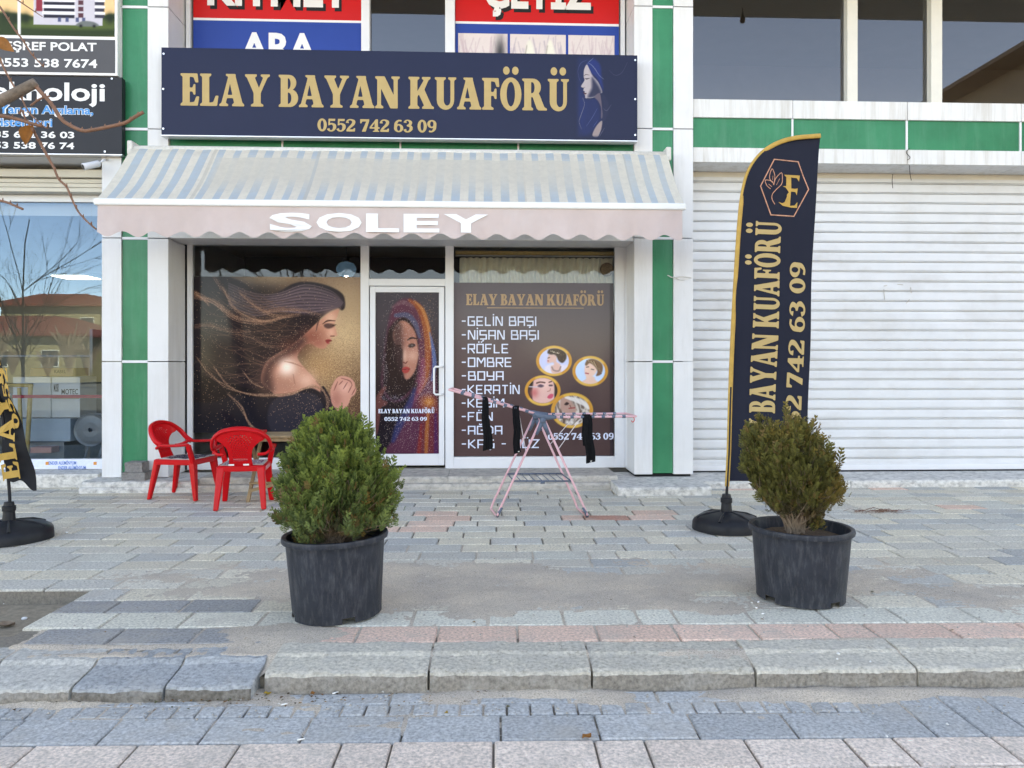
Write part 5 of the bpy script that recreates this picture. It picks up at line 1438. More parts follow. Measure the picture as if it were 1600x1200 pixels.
# ------------------------------------------------------------------ red plastic chairs (built facing -Y in their own axes)
def taper_leg(mb, top, bot, wt, wb, dt, db):
    def ringp(c, w, d): return [(c[0] - w / 2, c[1] - d / 2, c[2]), (c[0] + w / 2, c[1] - d / 2, c[2]), (c[0] + w / 2, c[1] + d / 2, c[2]), (c[0] - w / 2, c[1] + d / 2, c[2])]
    mb.hexa(ringp(bot, wb, db), ringp(top, wt, dt))
def make_chair(label, loc, rz, fr):
    o = thing("plastic_chair", label, "chair", loc, rz, "red plastic armchairs by the salon window")
    m = M['red_plastic']
    mb = MB()
    n = 12
    def seat_pt(u, v):
        x = (u - .5) * (.44 + .03 * (1 - v)); y = -.24 + .46 * v
        return (x, y, .435 - .012 * math.sin(math.pi * u) * math.sin(math.pi * v))
    mb.grid(seat_pt, n, n)
    mb.build("seat", m, o, smooth=True, local=True, solid=.018)
    sk = MB()
    sk.box(-.235, .235, -.252, -.236, .385, .44); sk.box(-.235, .235, .215, .231, .385, .44)
    sk.box(-.243, -.227, -.235, .214, .385, .44); sk.box(.227, .243, -.235, .214, .385, .44)
    sk.build("seat_rim", m, o, local=True, bevel=.006)
    for s in (-1, 1):
        l = MB(); taper_leg(l, (s * .205, -.215, .435), (s * .245, -.275, 0), .085, .052, .07, .04); l.build("leg", m, o, local=True, bevel=.012)
        l = MB(); taper_leg(l, (s * .195, .205, .435), (s * .235, .285, 0), .08, .05, .06, .04); l.build("leg", m, o, local=True, bevel=.012)
    # backrest panel with punched holes
    NUx, NVx = 45, 49
    def back_pt(u, v):
        k = min(1, max(0, (v - .45) / .5)); k = k * k * (3 - 2 * k)
        x = (u - .5) * 2 * (.122 - .010 * math.sin(math.pi * min(1, v * 2)) + .118 * k)
        ax = abs(x)
        zt = float(np.interp(ax, [0, .1, .195, .27], [.832, .822, .792, .722])); yt = float(np.interp(ax, [0, .1, .195, .27], [.332, .325, .295, .235]))
        return (x, .205 + (yt - .205) * v + .022 * math.sin(math.pi * v), .42 + (zt - .42) * v)
    def hole(i, j):
        u, v = (i + .5) / NUx, (j + .5) / NVx
        if not (.20 < u < .80): return False
        top = .86 - .10 * abs(u - .5); 
        if v > top or v < .16: return False
        if i % 2 == 0 or j % 2 == 0: return False
        if .25 < v < .30 : return False
        return ((i // 2 + j // 2) % 2 == 0) or v < .25 or v > .82
    bk_ = MB(); bk_.grid(back_pt, NUx, NVx, hole)
    bk_.build("backrest", m, o, local=True, smooth=True, solid=.006)
    # hoop over the back that runs down into the arms
    def strip(mb, path, w, th):
        P = [Vector(p) for p in path]; b = len(mb.v); N = len(P)
        for i, p in enumerate(P):
            d = (P[min(i + 1, N - 1)] - P[max(i - 1, 0)]).normalized()
            out = Vector((p.x * 1.0, (p.y - (-.1)) * .6, .0)); up = Vector((0, 0, 1))
            sdir_ = d.cross(up) if abs(d.z) < .9 else d.cross(Vector((0, 1, 0)))
            sdir_.normalize(); nn = sdir_.cross(d).normalized()
            wi = w[i] if isinstance(w, list) else w
            for a, c_ in ((-1, -1), (1, -1), (1, 1), (-1, 1)): mb.v.append(tuple(p + sdir_ * (a * wi / 2) + nn * (c_ * th / 2)))
        for i in range(N - 1):
            for k in range(4):
                k2 = (k + 1) % 4; mb.face(b + i * 4 + k, b + i * 4 + k2, b + (i + 1) * 4 + k2, b + (i + 1) * 4 + k)
        mb.face(b + 3, b + 2, b + 1, b); mb.face(*[b + (N - 1) * 4 + k for k in range(4)])
    hoop = catmull([(-.285, .10, .60), (-.292, .17, .645), (-.270, .235, .725), (-.195, .295, .795), (-.10, .325, .825), (0, .332, .835), (.10, .325, .825), (.195, .295, .795), (.270, .235, .725), (.292, .17, .645), (.285, .10, .60)], 6)
    h = MB(); h.tube(hoop, .030, 10, flat=.62, up=(0, 0, 1)); h.build("back_hoop", m, o, local=True, smooth=True)
    for s in (-1, 1):
        a = MB()
        arm = catmull([(s * .288, .13, .605), (s * .287, .04, .60), (s * .283, -.10, .605), (s * .275, -.205, .615)], 6)
        a.tube(arm, .030, 10, flat=.55, up=(1, 0, 0))
        taper_leg(a, (s * .272, -.20, .615), (s * .222, -.232, .40), .05, .06, .045, .04)
        a.build("armrest", m, o, local=True, smooth=False, bevel=.008)
        # lower loop joining the hoop with the back panel
        c_ = MB(); c_.tube(catmull([(s * .286, .13, .60), (s * .24, .20, .565), (s * .165, .225, .56)], 5), .017, 8, flat=.6); c_.build("side_web", m, o, local=True, smooth=True)
    st_ = MB()
    for x in (-.085, .06): st_.box(x, x + .055, .2565, .262, .452, .468)
    st_.build("sticker", M['paper'], o, local=True)
    # printed pad on the seat
    nx, ny = 40, 40
    pad = MB(); r = random.Random(fr)
    cols = [lin(c) for c in ((34, 36, 52), (44, 46, 62), (150, 146, 150), (92, 92, 108), (24, 24, 34))] if fr == 1 else [lin(c) for c in ((196, 186, 186), (166, 60, 66), (70, 76, 110), (140, 132, 150), (206, 200, 200))]
    pad.v = [((i / nx - .5) * .43, -.245 + .43 * j / ny, .449 + .004 * math.sin(i * .5) * math.sin(j * .4) - (.010 if i in (0, nx) else 0)) for j in range(ny + 1) for i in range(nx + 1)]
    for j in range(ny):
        for i in range(nx):
            edge = min(i, j, nx - 1 - i, ny - 1 - j) < 3
            n_ = mnoise.noise((i * .22, j * .5, fr * 3.0)) + r.uniform(-.25, .25)
            c_ = lin((186, 178, 170)) if edge else cols[int(abs(n_) * 7) % len(cols)]
            pad.col = tuple(float(v) for v in c_ * .9)
            q = j * (nx + 1) + i; pad.face(q, q + 1, q + nx + 2, q + nx + 1)
    pdo = pad.build("seat_pad", M['pad'], None, colors=True, local=True, solid=.006)
    pdo.location = loc; pdo.rotation_euler = (0, 0, rz)
    tag(pdo, ("dark printed seat pad on the red chair beside the pillar", "white red and blue printed pad on the red chair turned away")[fr - 1], "seat pad")
    return o
def ground_at(px, py):
    d = CH * F / (py - HY); u = (px - 800) / F
    return (d * (SN + u * CS), d * (CS - u * SN), 0.0)
p = ground_at(283, 779); make_chair("red plastic armchair standing beside the green striped pillar, facing the wooden table", (p[0] + .0, p[1] + .12, .002), math.radians(79), 1)
p = ground_at(372, 791); make_chair("red plastic armchair with its back turned to the street, nearer the shrub", (p[0] + .05, p[1] + .05, .002), math.radians(188), 2)

# folding wooden table behind the chairs, with a red tray
ty = 8.45
tx0, tx1 = fx(374, ty), fx(505, ty); tz = fz(400, 681, ty)
tb = thing("folding_table", "worn wooden folding table with crossed legs behind the red chairs", "table", ((tx0 + tx1) / 2, ty + .25, .002))
mb = MB()
for k in range(5): mb.box(tx0, tx1, ty + .105 * k, ty + .105 * k + .098, tz - .022, tz)
mb.build("tabletop", M['wood'], tb, bevel=.003)
mb = MB(); mb.box(tx0 + .02, tx1 - .02, ty + .03, ty + .05, tz - .065, tz - .023); mb.box(tx0 + .02, tx1 - .02, ty + .46, ty + .48, tz - .065, tz - .023); mb.build("apron", M['wood'], tb)
for x in (tx0 + .08, tx1 - .1):
    for (ya_, yb_) in ((ty - .02, ty + .50), (ty + .50, ty - .02)):
        l = MB(); xo = .0 if ya_ < yb_ else .036
        l.hexa([(x + xo, ya_ - .02, 0.002), (x + xo + .033, ya_ - .02, 0.002), (x + xo + .033, ya_ + .02, .002), (x + xo, ya_ + .02, .002)], [(x + xo, yb_ - .02, tz - .066), (x + xo + .033, yb_ - .02, tz - .066), (x + xo + .033, yb_ + .02, tz - .066), (x + xo, yb_ + .02, tz - .066)])
        l.build("leg", M['wood'], tb)
mb = MB(); mb.tube([(tx0 + .1, ty + .03, .2), (tx1 - .08, ty + .03, .2)], .014, 8)
mb.hexa([(tx0 + .1, ty + .0, .10), (tx0 + .1, ty + .02, .10), (tx0 + .1, ty + .02, .135), (tx0 + .1, ty, .135)], [(tx1 - .1, ty + .0, .28), (tx1 - .1, ty + .02, .28), (tx1 - .1, ty + .02, .315), (tx1 - .1, ty, .315)])
mb.build("stretcher", M['wood'], tb)
rt_ = MB(); a0 = fx(383, ty + .1); a1 = fx(406, ty + .1); rt_.box(a0 - .12, a1, ty + .08, ty + .4, tz + .001, tz + .035)
tag(rt_.build("tray", M['red_plastic'], bevel=.01), "flat red plastic tray on the end of the wooden table", "tray")

# two rough concrete blocks at the foot of the green strip
def rough_block(p0, p1, y0, dep, z0, z1, label):
    x0, x1 = fx(p0, y0), fx(p1, y0)
    mb = MB(); n = 8
    import itertools
    mb.grid(lambda u, v: (x0 + (x1 - x0) * u + mnoise.noise((u * 5, v * 5, z0)) * .008, y0 + mnoise.noise((u * 6 + 3, v * 6, z0)) * .010, z0 + (z1 - z0) * v), n, n)
    mb.grid(lambda u, v: (x0 + (x1 - x0) * u + mnoise.noise((u * 5, 5, z0)) * .008, y0 + dep * v + mnoise.noise((u * 6 + 3, 6, z0)) * .010 * (1 - v), z1 + mnoise.noise((u * 5, v * 5, 9)) * .005 * (v > 0)), n, n)
    mb.box(x0 + .008, x1 - .008, y0 + .012, y0 + dep, z0, z1 - .012)
    mb.box(x0 - .001, x0 + .007, y0 + .012, y0 + dep, z0, z1 - .006); mb.box(x1 - .007, x1 + .001, y0 + .012, y0 + dep, z0, z1 - .006)
    return tag(mb.build("concrete_block", M['concrete']), label, "block", "concrete blocks by the pillar")
yk = YP - .235
zk = .127
rough_block(190, 226, yk, .22, zk, zk + .095, "grey concrete block at the foot of the green strip, under a smaller one")
rough_block(195, 222, yk + .02, .19, zk + .097, zk + .21, "smaller grey concrete block lying on top of another beside the pillar")

# ------------------------------------------------------------------ clothes rack with three black cloths
def PZ(px, py, Y): return at(px, py, Y)
YN_, YFAR = 7.30, 7.86
rk = thing("drying_rack", "pink tubular folding drying rack with blue grey joints before the shop windows", "drying rack", (fx(846, 7.55), 7.55, 0))
def gp(px, py): q = ground_at(px, py); return Vector((q[0], q[1], 0.0))
fnl, fnr = gp(777, 809), gp(918, 809)
ffl, ffr = gp(767, 797), gp(902, 796)
hn, hf = PZ(848, 652, YN_ + .1), PZ(836.5, 648, YFAR)
hz = hn.z; hf.z = hz
tr_ = .0115
def legframe(fn, ff, side):
    mb = MB()
    up_ = Vector((0, 0, .028))
    P = [hn + Vector((side * .02, 0, -.03)), fn + up_ + (hn - fn) * .06, fn + Vector((0, .0, .014)) + (ff - fn) * .03, ff + Vector((0, 0, .014)) - (ff - fn) * .03, ff + up_ + (hf - ff) * .06, hf + Vector((side * .02, 0, -.03))]
    Q = [P[0], P[1]] + [Vector(v) for v in catmull([P[1], fn + Vector((0, 0, .018)) + (hn - fn) * .02, P[2]], 4)[1:]] + [P[3]] + [Vector(v) for v in catmull([P[3], ff + Vector((0, 0, .018)) + (hf - ff) * .02, P[4]], 4)[1:]] + [P[5]]
    mb.tube(Q, tr_, 10)
    return mb.build("leg_frame", M['pink'], rk, smooth=True)
lf = legframe(fnl, ffl, -1); rf = legframe(fnr, ffr, 1)
for fn, hh in ((fnl, lf), (fnr, rf)):
    mb = MB(); d = (hn - fn).normalized(); mb.tube([fn + Vector((0, .05, .013)), fn + Vector((0, .012, .014)), fn + d * .05 + Vector((0, 0, .012)), fn + d * .11], [.014, .016, .0155, .0145], 10); mb.build("foot", M['grey_plastic'], hh, smooth=True)
# joints
for h0 in (hn, hf):
    mb = MB()
    mb.tube([h0 + Vector((0, -.024, -.03)), h0 + Vector((0, .03, -.03))], .030, 16)
    mb.tube([h0 + Vector((0, 0, -.03)), h0 + (fnl - hn).normalized() * .15 + Vector((0, 0, -.03))], [.026, .016], 10)
    mb.tube([h0 + Vector((0, 0, -.03)), h0 + (fnr - hn).normalized() * .15 + Vector((0, 0, -.03))], [.026, .016], 10)
    mb.tube([h0 + Vector((-.09, 0, .035)), h0 + Vector((-.03, 0, .015)), h0 + Vector((.05, 0, .0)), h0 + Vector((.13, 0, .0))], [.016, .026, .026, .016], 10)
    mb.build("hinge_joint", M['grey_plastic'], rk, smooth=True)
# wings: near and far tube, end bar, wires with clips
def wing(near, far, end_near, end_far, name):
    mb = MB(); dn = (end_near - near)
    Q = [near] + [near + dn * .97] + [Vector(v) for v in catmull([near + dn * .985, end_near + (end_far - end_near) * .03, end_near + (end_far - end_near) * .08], 4)]
    Q2 = [far + (end_far - far) * .97, far]
    Q += [Vector(v) for v in catmull([end_near + (end_far - end_near) * .92, end_near + (end_far - end_near) * .97, far + (end_far - far) * .985], 4)] + Q2
    mb.tube(Q, .0115, 10)
    w = mb.build("wing_frame", M['pink'], rk, smooth=True)
    wr, cl = MB(), MB()
    for k in range(1, 8):
        f = k / 8.2
        a, b_ = near + dn * f, far + (end_far - far) * f
        mid = (a + b_) / 2 + Vector((0, 0, -.006))
        wr.tube([a, mid, b_], .0032, 5)
        for q, dd in ((a, dn), (b_, dn)):
            u_ = dd.normalized(); cl.tube([q - u_ * .016, q + u_ * .016], .0155, 8)
    wr.build("wire", M['wire'], w); cl.build("clip", M['grey_plastic'], w)
    return near, far, end_near, end_far
nl0, fl0 = hn + Vector((-.05, 0, .03)), hf + Vector((-.05, 0, .03))
enl = PZ(702, 609, YN_ + .1); efl = Vector((enl.x + .01, YFAR, enl.z))
WLft = wing(nl0, fl0, enl, efl, "l")
nr0, fr0 = hn + Vector((.08, 0, 0)), hf + Vector((.08, 0, 0))
enr = PZ(994, 645, YN_ + .12); enr.z = hz + .005; efr = Vector((enr.x - .01, YFAR, hz + .005))
WRgt = wing(nr0, fr0, enr, efr, "r")
# stays between legs and wings
for y_, h0 in ((YN_ + .13, hn), (YFAR - .03, hf)):
    fnl_ = fnl if h0 is hn else ffl; fnr_ = fnr if h0 is hn else ffr
    MB().tube([WRgt[0] + Vector((.30, y_ - WRgt[0].y, 0)), h0 + (fnr_ - h0) * .32 + Vector((0, 0, -.01))], .0038, 6).build("stay", M['wire'], rk)
    MB().tube([WLft[0] + (WLft[2] - WLft[0]) * .22 + Vector((0, y_ - WLft[0].y, 0)), h0 + (fnl_ - h0) * .36], .0038, 6).build("stay", M['wire'], rk)
# sock shelf
zsf = .36
def onleg(f0, h0, z): f = z / h0.z; return f0 + (h0 - f0) * f
c00, c10, c11, c01 = onleg(fnl, hn, zsf), onleg(fnr, hn, zsf), onleg(ffr, hf, zsf + .01), onleg(ffl, hf, zsf + .01)
mb = MB(); mb.tube([c00, c10], .008, 8); mb.tube([c01, c11], .008, 8); mb.tube([c00, c01], .007, 8); mb.tube([c10, c11], .007, 8)
for k in range(1, 8): f = k / 8; mb.tube([c00 + (c10 - c00) * f, c01 + (c11 - c01) * f], .0045, 6)
mb.tube([(c00 + c10) / 2 + Vector((-.02, -.008, -.012)), (c00 + c10) / 2 + Vector((.02, -.008, -.012))], .014, 8)
mb.build("shelf", M['grey_plastic'], rk, smooth=True)
hk = MB(); e = WRgt[2]; hk.tube(catmull([e + Vector((-.03, 0, .0)), e + Vector((-.02, -.015, -.03)), e + Vector((-.035, -.015, -.055)), e + Vector((-.05, -.01, -.04))], 4), .004, 6); hk.build("hook", M['red_plastic'], rk)

def hanging_cloth(f, wing_, wtop, wbot, zb, lean, label, seed, tag_mark=False, back=.22):
    near, far, en, ef = wing_
    a = near + (en - near) * f
    a = a + Vector((0, .02, .016))
    o = thing("black_cloth", label, "cloth", tuple(a), 0, "black cloths drying on the rack")
    mb = MB()
    L = a.z - zb
    def P(u, v):
        w = wtop + (wbot - wtop) * min(1, v * 1.1)
        x = a.x + (u - .5) * w + lean * v + .006 * math.sin(v * 9 + seed)
        zz = a.z - L * v + (.02 * (u - .3) if v > .95 else 0)
        y = a.y - .028 - .02 * min(1, v * 6) + .007 * math.sin(u * 9 + seed + v * 3) * (.3 + v) + .004 * math.sin(u * 23)
        return (x, y, zz)
    mb.grid(P, 14, 30)
    def Bk(u, v):
        w = wtop * .9
        t = v
        x = a.x + (u - .5) * w + lean * .2 * t
        if t < .25: ang = t / .25 * math.pi; return (x, a.y - .028 - .0 + .02 * (1 - math.cos(ang)), a.z + .006 * math.sin(ang))
        tt = (t - .25) / .75
        return (x + .004 * math.sin(tt * 8), a.y + .014 + .004 * math.sin(u * 11), a.z - back * tt)
    mb.grid(Bk, 10, 16)
    mb.build("cloth", M['black_cloth'], o, smooth=True, solid=.007)
    if tag_mark:
        q = P(.6, .975); t_ = MB(); t_.hexa([(q[0] - .012, q[1] - .010, q[2] - .006), (q[0] + .012, q[1] - .010, q[2] + .0), (q[0] + .012, q[1] - .008, q[2] + .0), (q[0] - .012, q[1] - .008, q[2] - .006)], [(q[0] - .012, q[1] - .010, q[2] + .002), (q[0] + .012, q[1] - .010, q[2] + .008), (q[0] + .012, q[1] - .008, q[2] + .008), (q[0] - .012, q[1] - .008, q[2] + .002)])
        t_.build("label_tag", M['paper'], o)
    return o
def frac(wing_, px):
    a, b_ = wing_[0], wing_[2]; x = fx(px, (a.y + b_.y) / 2); return (x - a.x) / (b_.x - a.x)
hanging_cloth(frac(WLft, 757), WLft, .05, .095, fz(760, 705, YN_), .035, "black cloth flaring at the bottom on the raised wing", 1)
hanging_cloth(frac(WLft, 806.5), WLft, .062, .062, fz(806, 710, YN_), .01, "narrow straight black cloth beside the rack's hinge", 4, True)
hanging_cloth(frac(WRgt, 916), WRgt, .085, .09, fz(920, 725, YN_), .04, "long black cloth hanging from the level wing", 7, True, .3)

# ------------------------------------------------------------------ potted thujas
def potted(loc, r_base, r_rim, h, tilt, label, seed):
    o = thing("potted_shrub", label, "potted plant", loc)
    def wob(t, z): return .012 * math.sin(2 * t + seed) + .004 * math.sin(9 * t) + .003 * math.sin(23 * t + z * 4)
    mb = MB(); n = 64
    prof = [(r_base * .96, .032), (r_base, .035)] + [(r_base + (r_rim - .022 - r_base) * k / 10, .035 + (h - .075) * k / 10) for k in range(1, 11)]
    prof += [(r_rim - .018, h - .036), (r_rim - .002, h - .034), (r_rim + .002, h - .016), (r_rim - .002, h - .002), (r_rim - .014, h), (r_rim - .028, h - .006), (r_rim - .034, h - .04), (r_base - .04, .10)]
    mb.lathe(prof, n, wob=wob)
    # foot ring with drain notches
    for k in range(n):
        t0, t1 = 2 * math.pi * k / n, 2 * math.pi * (k + 1) / n
        if (k * 12 // n) != ((k * 12 + 5) // n) and (k % 5) in (0, 1): continue
        if k % 16 in (3, 4, 5): continue
        def q(t, z): r = r_base * .999 * (1 + wob(t, z)); return (r * math.cos(t), r * math.sin(t), z)
        mb.quad(q(t0, 0.002), q(t1, 0.002), q(t1, .036), q(t0, .036))
    pot = mb.build("pot", M['pot'], o, local=True, smooth=True)
    ang = pot.modifiers.new("edge", 'EDGE_SPLIT'); ang.split_angle = math.radians(50)
    s_ = MB(); s_.lathe([(.001, h - .075)] + [(r * (r_rim - .04) / 6, h - .07 + .012 * mnoise.noise((r, seed, 1))) for r in range(1, 7)], 40, wob=lambda t, z: .0)
    s_.v = [(x, y, z + .012 * mnoise.noise((x * 14, y * 14, seed))) for x, y, z in s_.v]
    s_.build("soil", M['pot_soil'], o, local=True, smooth=True)
    o.rotation_euler = (0, tilt, 0)
    return o

def frond(mb, p, d, nrm, L, col, colt, r):
    """one flat scaly spray: a short axis with paired side shoots"""
    side = d.cross(nrm).normalized()
    pairs = 4
    def leaf(a, dr, l, w, c):
        q = dr.cross(nrm).normalized() * (w / 2)
        m_ = a + dr * (l * .55) + nrm * (l * .06)
        b = len(mb.v)
        mb.v += [tuple(a), tuple(m_ + q), tuple(a + dr * l), tuple(m_ - q)]
        mb.col = c; mb.face(b, b + 1, b + 2, b + 3)
    for k in range(pairs):
        f = (k + .4) / pairs
        a = p + d * (L * f)
        l = L * (.52 - .30 * f) * r.uniform(.8, 1.2)
        w = L * .15
        c = tuple(col[i] + (colt[i] - col[i]) * f for i in range(3))
        for s in (-1, 1):
            leaf(a, (d * .80 + side * (s * .62) + nrm * r.uniform(-.2, .2)).normalized(), l, w, c)
    leaf(p, d, L * .55, L * .09, col); leaf(p + d * (L * .45), d, L * .6, L * .10, colt)

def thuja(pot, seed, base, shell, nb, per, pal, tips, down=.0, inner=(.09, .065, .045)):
    """shell(theta, f) -> (radius, z) of the outline; branches fan out from the base"""
    r = random.Random(seed)
    fo, tw = MB(), MB()
    base = Vector(base)
    for b_ in range(nb):
        th = r.uniform(0, 2 * math.pi); f = r.random() ** .8
        if f < .20 and r.random() < .25: continue
        if mnoise.noise((math.cos(th) * 1.7 + seed, math.sin(th) * 1.7, f * 3.6)) < -.27: continue
        rad, z, ox = shell(th, f)
        k_ = r.uniform(.82, 1.04) * (1 if r.random() > .12 else r.uniform(1.02, 1.12))
        end = Vector((base.x + ox + math.cos(th) * rad * k_, base.y + math.sin(th) * rad * k_, z + r.uniform(-.02, .02)))
        st = base + Vector((r.uniform(-.05, .05), r.uniform(-.05, .05), r.uniform(0, .06)))
        mid = st + (end - st) * .5 + Vector((math.cos(th), math.sin(th), 0)) * (-rad * .10) + Vector((0, 0, -.02 + (.10 - abs(f - .5) * .1) * (.3 if f < .25 else -.2)))
        P = [Vector(v) for v in catmull([st, mid, end], 6)]
        tw.tube(P, [.0062 - .0050 * i / (len(P) - 1) for i in range(len(P))], 4, cap=False)
        if f < .5:
            for q_ in range(3):
                i_ = r.randint(4, len(P) - 2); a_ = P[i_]
                tw.tube([a_, a_ + Vector((r.gauss(0, .03), r.gauss(0, .03), r.uniform(.03, .09)))], [.0022, .0012], 3, cap=False)
        tone = r.random(); n1 = mnoise.noise((end.x * 5 + seed, end.y * 5, end.z * 5)) * .5 + .5
        dirm = (P[-1] - P[-4]).normalized()
        n0 = Vector((r.gauss(0, 1), r.gauss(0, 1), r.gauss(0, .15))).normalized()
        lean_ = Vector((r.gauss(0, .16), r.gauss(0, .16), 0))
        outw = Vector((math.cos(th), math.sin(th), 0))
        for k in range(per):
            g = 1 - .50 * (r.random() ** 1.3)
            i = min(len(P) - 2, int(g * (len(P) - 1))); p = P[i] + (P[i + 1] - P[i]) * (g * (len(P) - 1) - i)
            p = p + Vector((r.gauss(0, .017), r.gauss(0, .017), r.gauss(0, .02)))
            d = (dirm * .45 + Vector((0, 0, 1)) * r.uniform(.6, 1.1) + outw * r.uniform(0, .45) + lean_ + Vector((r.gauss(0, .30), r.gauss(0, .30), r.gauss(0, .16)))).normalized()
            nrm = n0 + Vector((r.gauss(0, .4), r.gauss(0, .4), r.gauss(0, .2))); nrm = (nrm - d * nrm.dot(d)).normalized()
            w = min(1, max(0, .75 * n1 + .45 * (tone - .3) + .25 * r.random()))
            c0 = pal(end, f, w, r)
            ct = tips(end, f, w, r)
            if r.random() < .05 + .10 * (f < .35): c0 = ct = (.15 + .1 * tone, .10 + .05 * tone, .045)
            if g < .72: c0 = tuple(.45 * c0[q] + .55 * inner[q] for q in range(3)); ct = c0  # inner sprays browned and darkened, shade inside the shrub put in the colour
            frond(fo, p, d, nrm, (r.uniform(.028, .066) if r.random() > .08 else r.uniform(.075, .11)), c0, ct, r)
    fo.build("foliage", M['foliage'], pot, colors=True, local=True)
    tw.build("stem", M['twig'], pot, local=True)

c = ground_at(522, 980)
cy = c[1] + .25; cx = fx(527, cy)
pot1 = potted((cx, cy, .006), .258, .308, .475, math.radians(-1.6), "green egg shaped thuja in a black plastic pot at the kerb", 1)
def shell1(th, f):
    z = .455 + .70 * f
    prof = np.interp(f, [0, .06, .2, .42, .62, .8, .92, 1.0], [.255, .305, .335, .31, .265, .20, .135, .04])
    lobe = 1 + .09 * math.sin(3 * th + 6 * f) + .08 * math.sin(5 * th + 13 * f + 1) + .06 * math.sin(9 * th - 9 * f)
    return prof * lobe, z + .02 * math.sin(5 * th), .02
def mixl(a, b_, t): return tuple(a[i] + (b_[i] - a[i]) * t for i in range(3))
G0, G1, G2, G3 = (.028, .046, .018), (.100, .145, .036), (.22, .275, .052), (.14, .175, .095)  # dark green deepened, foliage shade put into the colour
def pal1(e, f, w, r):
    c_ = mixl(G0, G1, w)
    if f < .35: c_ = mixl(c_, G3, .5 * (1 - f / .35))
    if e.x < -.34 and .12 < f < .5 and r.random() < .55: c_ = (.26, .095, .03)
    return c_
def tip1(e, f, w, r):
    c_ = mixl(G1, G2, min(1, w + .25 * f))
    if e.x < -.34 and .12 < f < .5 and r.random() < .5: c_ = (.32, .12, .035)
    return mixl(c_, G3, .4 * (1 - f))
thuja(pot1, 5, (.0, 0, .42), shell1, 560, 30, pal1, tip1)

c = ground_at(1250, 954)
cy = c[1] + .26; cx = fx(1250, cy)
pot2 = potted((cx, cy, .006), .268, .320, .455, math.radians(.6), "olive brown leaning thuja in a black plastic pot before the flag", 4)
def shell2(th, f):
    z = .54 + .55 * f
    prof = np.interp(f, [0, .15, .4, .6, .8, .95, 1.0], [.11, .215, .27, .28, .24, .15, .05])
    z += -.07 * math.cos(th) * (1 - f) + .05 * math.sin(3 * th)
    lobe = 1 + .10 * math.sin(2 * th + 1.5 + 4 * f) + .09 * math.sin(5 * th + 9 * f)
    return prof * lobe, z, (-.075 + .06 * (1 - f))
O0, O1, O2, O3 = (.040, .040, .017), (.110, .100, .028), (.27, .145, .032), (.165, .155, .040)
def pal2(e, f, w, r):
    c_ = mixl(O0, O1, w)
    if e.x > .12: c_ = mixl(c_, O2, .45 * r.random())
    return c_
def tip2(e, f, w, r):
    c_ = mixl(O1, O3, w)
    if e.x > .05 or f > .8: c_ = mixl(c_, O2, r.random() * (.75 if e.x > .05 else .5))
    return c_
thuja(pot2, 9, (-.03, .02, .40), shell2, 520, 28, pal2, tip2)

# ------------------------------------------------------------------ feather flags
def flag_base(o, c, r, m):
    mb = MB()
    n = 48
    def wob(t, z): return .018 * math.cos(6 * t) - .006 * math.cos(12 * t)
    mb.lathe([(.001, .005), (r, .005), (r * 1.0, .03), (r * .99, .075), (r * .95, .095), (r * .8, .125), (r * .5, .15), (.055, .165), (.05, .17), (.04, .30), (.036, .32), (.001, .32)], n, wob=lambda t, z: wob(t, z) if z < .14 else 0)
    for k in range(6):
        t = 2 * math.pi * k / 6
        mb.tube([(math.cos(t) * .06, math.sin(t) * .06, .163), (math.cos(t) * r * .6, math.sin(t) * r * .6, .143), (math.cos(t) * r * .9, math.sin(t) * r * .9, .105)], [.008, .013, .016], 6)
    mb.lathe([(.042, .24), (.052, .245), (.052, .285), (.042, .29)], 20)
    mb.v = [(x + c[0], y + c[1], z) for x, y, z in mb.v]
    b_ = mb.build("base", M['black_plastic'], o, smooth=True)
    e = b_.modifiers.new("edge", 'EDGE_SPLIT'); e.split_angle = math.radians(35)

YFL = 6.86
c = Vector((fx(1135, YFL), YFL, 0))
ff_ = thing("feather_flag", "tall navy feather flag with a gold edge and gold lettering before the shutter", "flag", tuple(c))
flag_base(ff_, c, .30, None)
def F2(px, py): return at(px, py, YFL)
pole_px = [(1135, 800), (1136, 760), (1139, 700), (1141, 620), (1145, 520), (1151, 410), (1156, 340), (1161, 300), (1170, 268), (1187, 243), (1210, 226), (1240, 216), (1282, 212)]
pole_c = catmull([F2(*p) for p in pole_px], 6)
MB().tube(pole_c[:20], [.013] * 20, 10).build("pole", M['black_plastic'], ff_, smooth=True)
edge = catmull([F2(*p) for p in pole_px[1:]], 10)
hem = MB()
NE = len(edge)
def hem_w(i): return .042
hem.tube(edge, .021, 10, flat=.5, up=(1, 0, 0))
hem.build("gold_hem", M['flag_gold'], ff_, smooth=True)
right = [F2(*p) for p in ((1263, 752), (1262, 700), (1264, 600), (1268, 480), (1273, 350), (1279, 260), (1283, 213))]
right_c = catmull(right, 20)
bn = MB()
zt_ = F2(1282, 212).z; zb_ = F2(1137, 752).z
ez = np.array([p[2] for p in edge]); ex_ = np.array([p[0] for p in edge])
rz_ = np.array([p[2] for p in right_c]); rx_ = np.array([p[0] for p in right_c])
def flag_y(x, z): return YFL + .012 * math.sin(z * 5 + x * 3) + .02 * math.sin(x * 6 + z * .8) * .5
def fpt(u, v):
    z = zb_ + (zt_ - zb_) * v
    xl_ = float(np.interp(z, ez, ex_)); xr_ = float(np.interp(z, rz_, rx_))
    x = xl_ + (xr_ - xl_) * u
    return (x, flag_y(x, z), z)
ban = bn.grid(fpt, 24, 90).build("banner", M['flag_navy'], ff_, smooth=True)
def flag_warp(p): return Vector((p.x, flag_y(p.x, p.z) - .006 - (YFL - p.y) * 1.0, p.z))
upv = (F2(1205, 348) - F2(1195, 640)); upv = Vector((upv.x, 0, upv.z)).normalized()
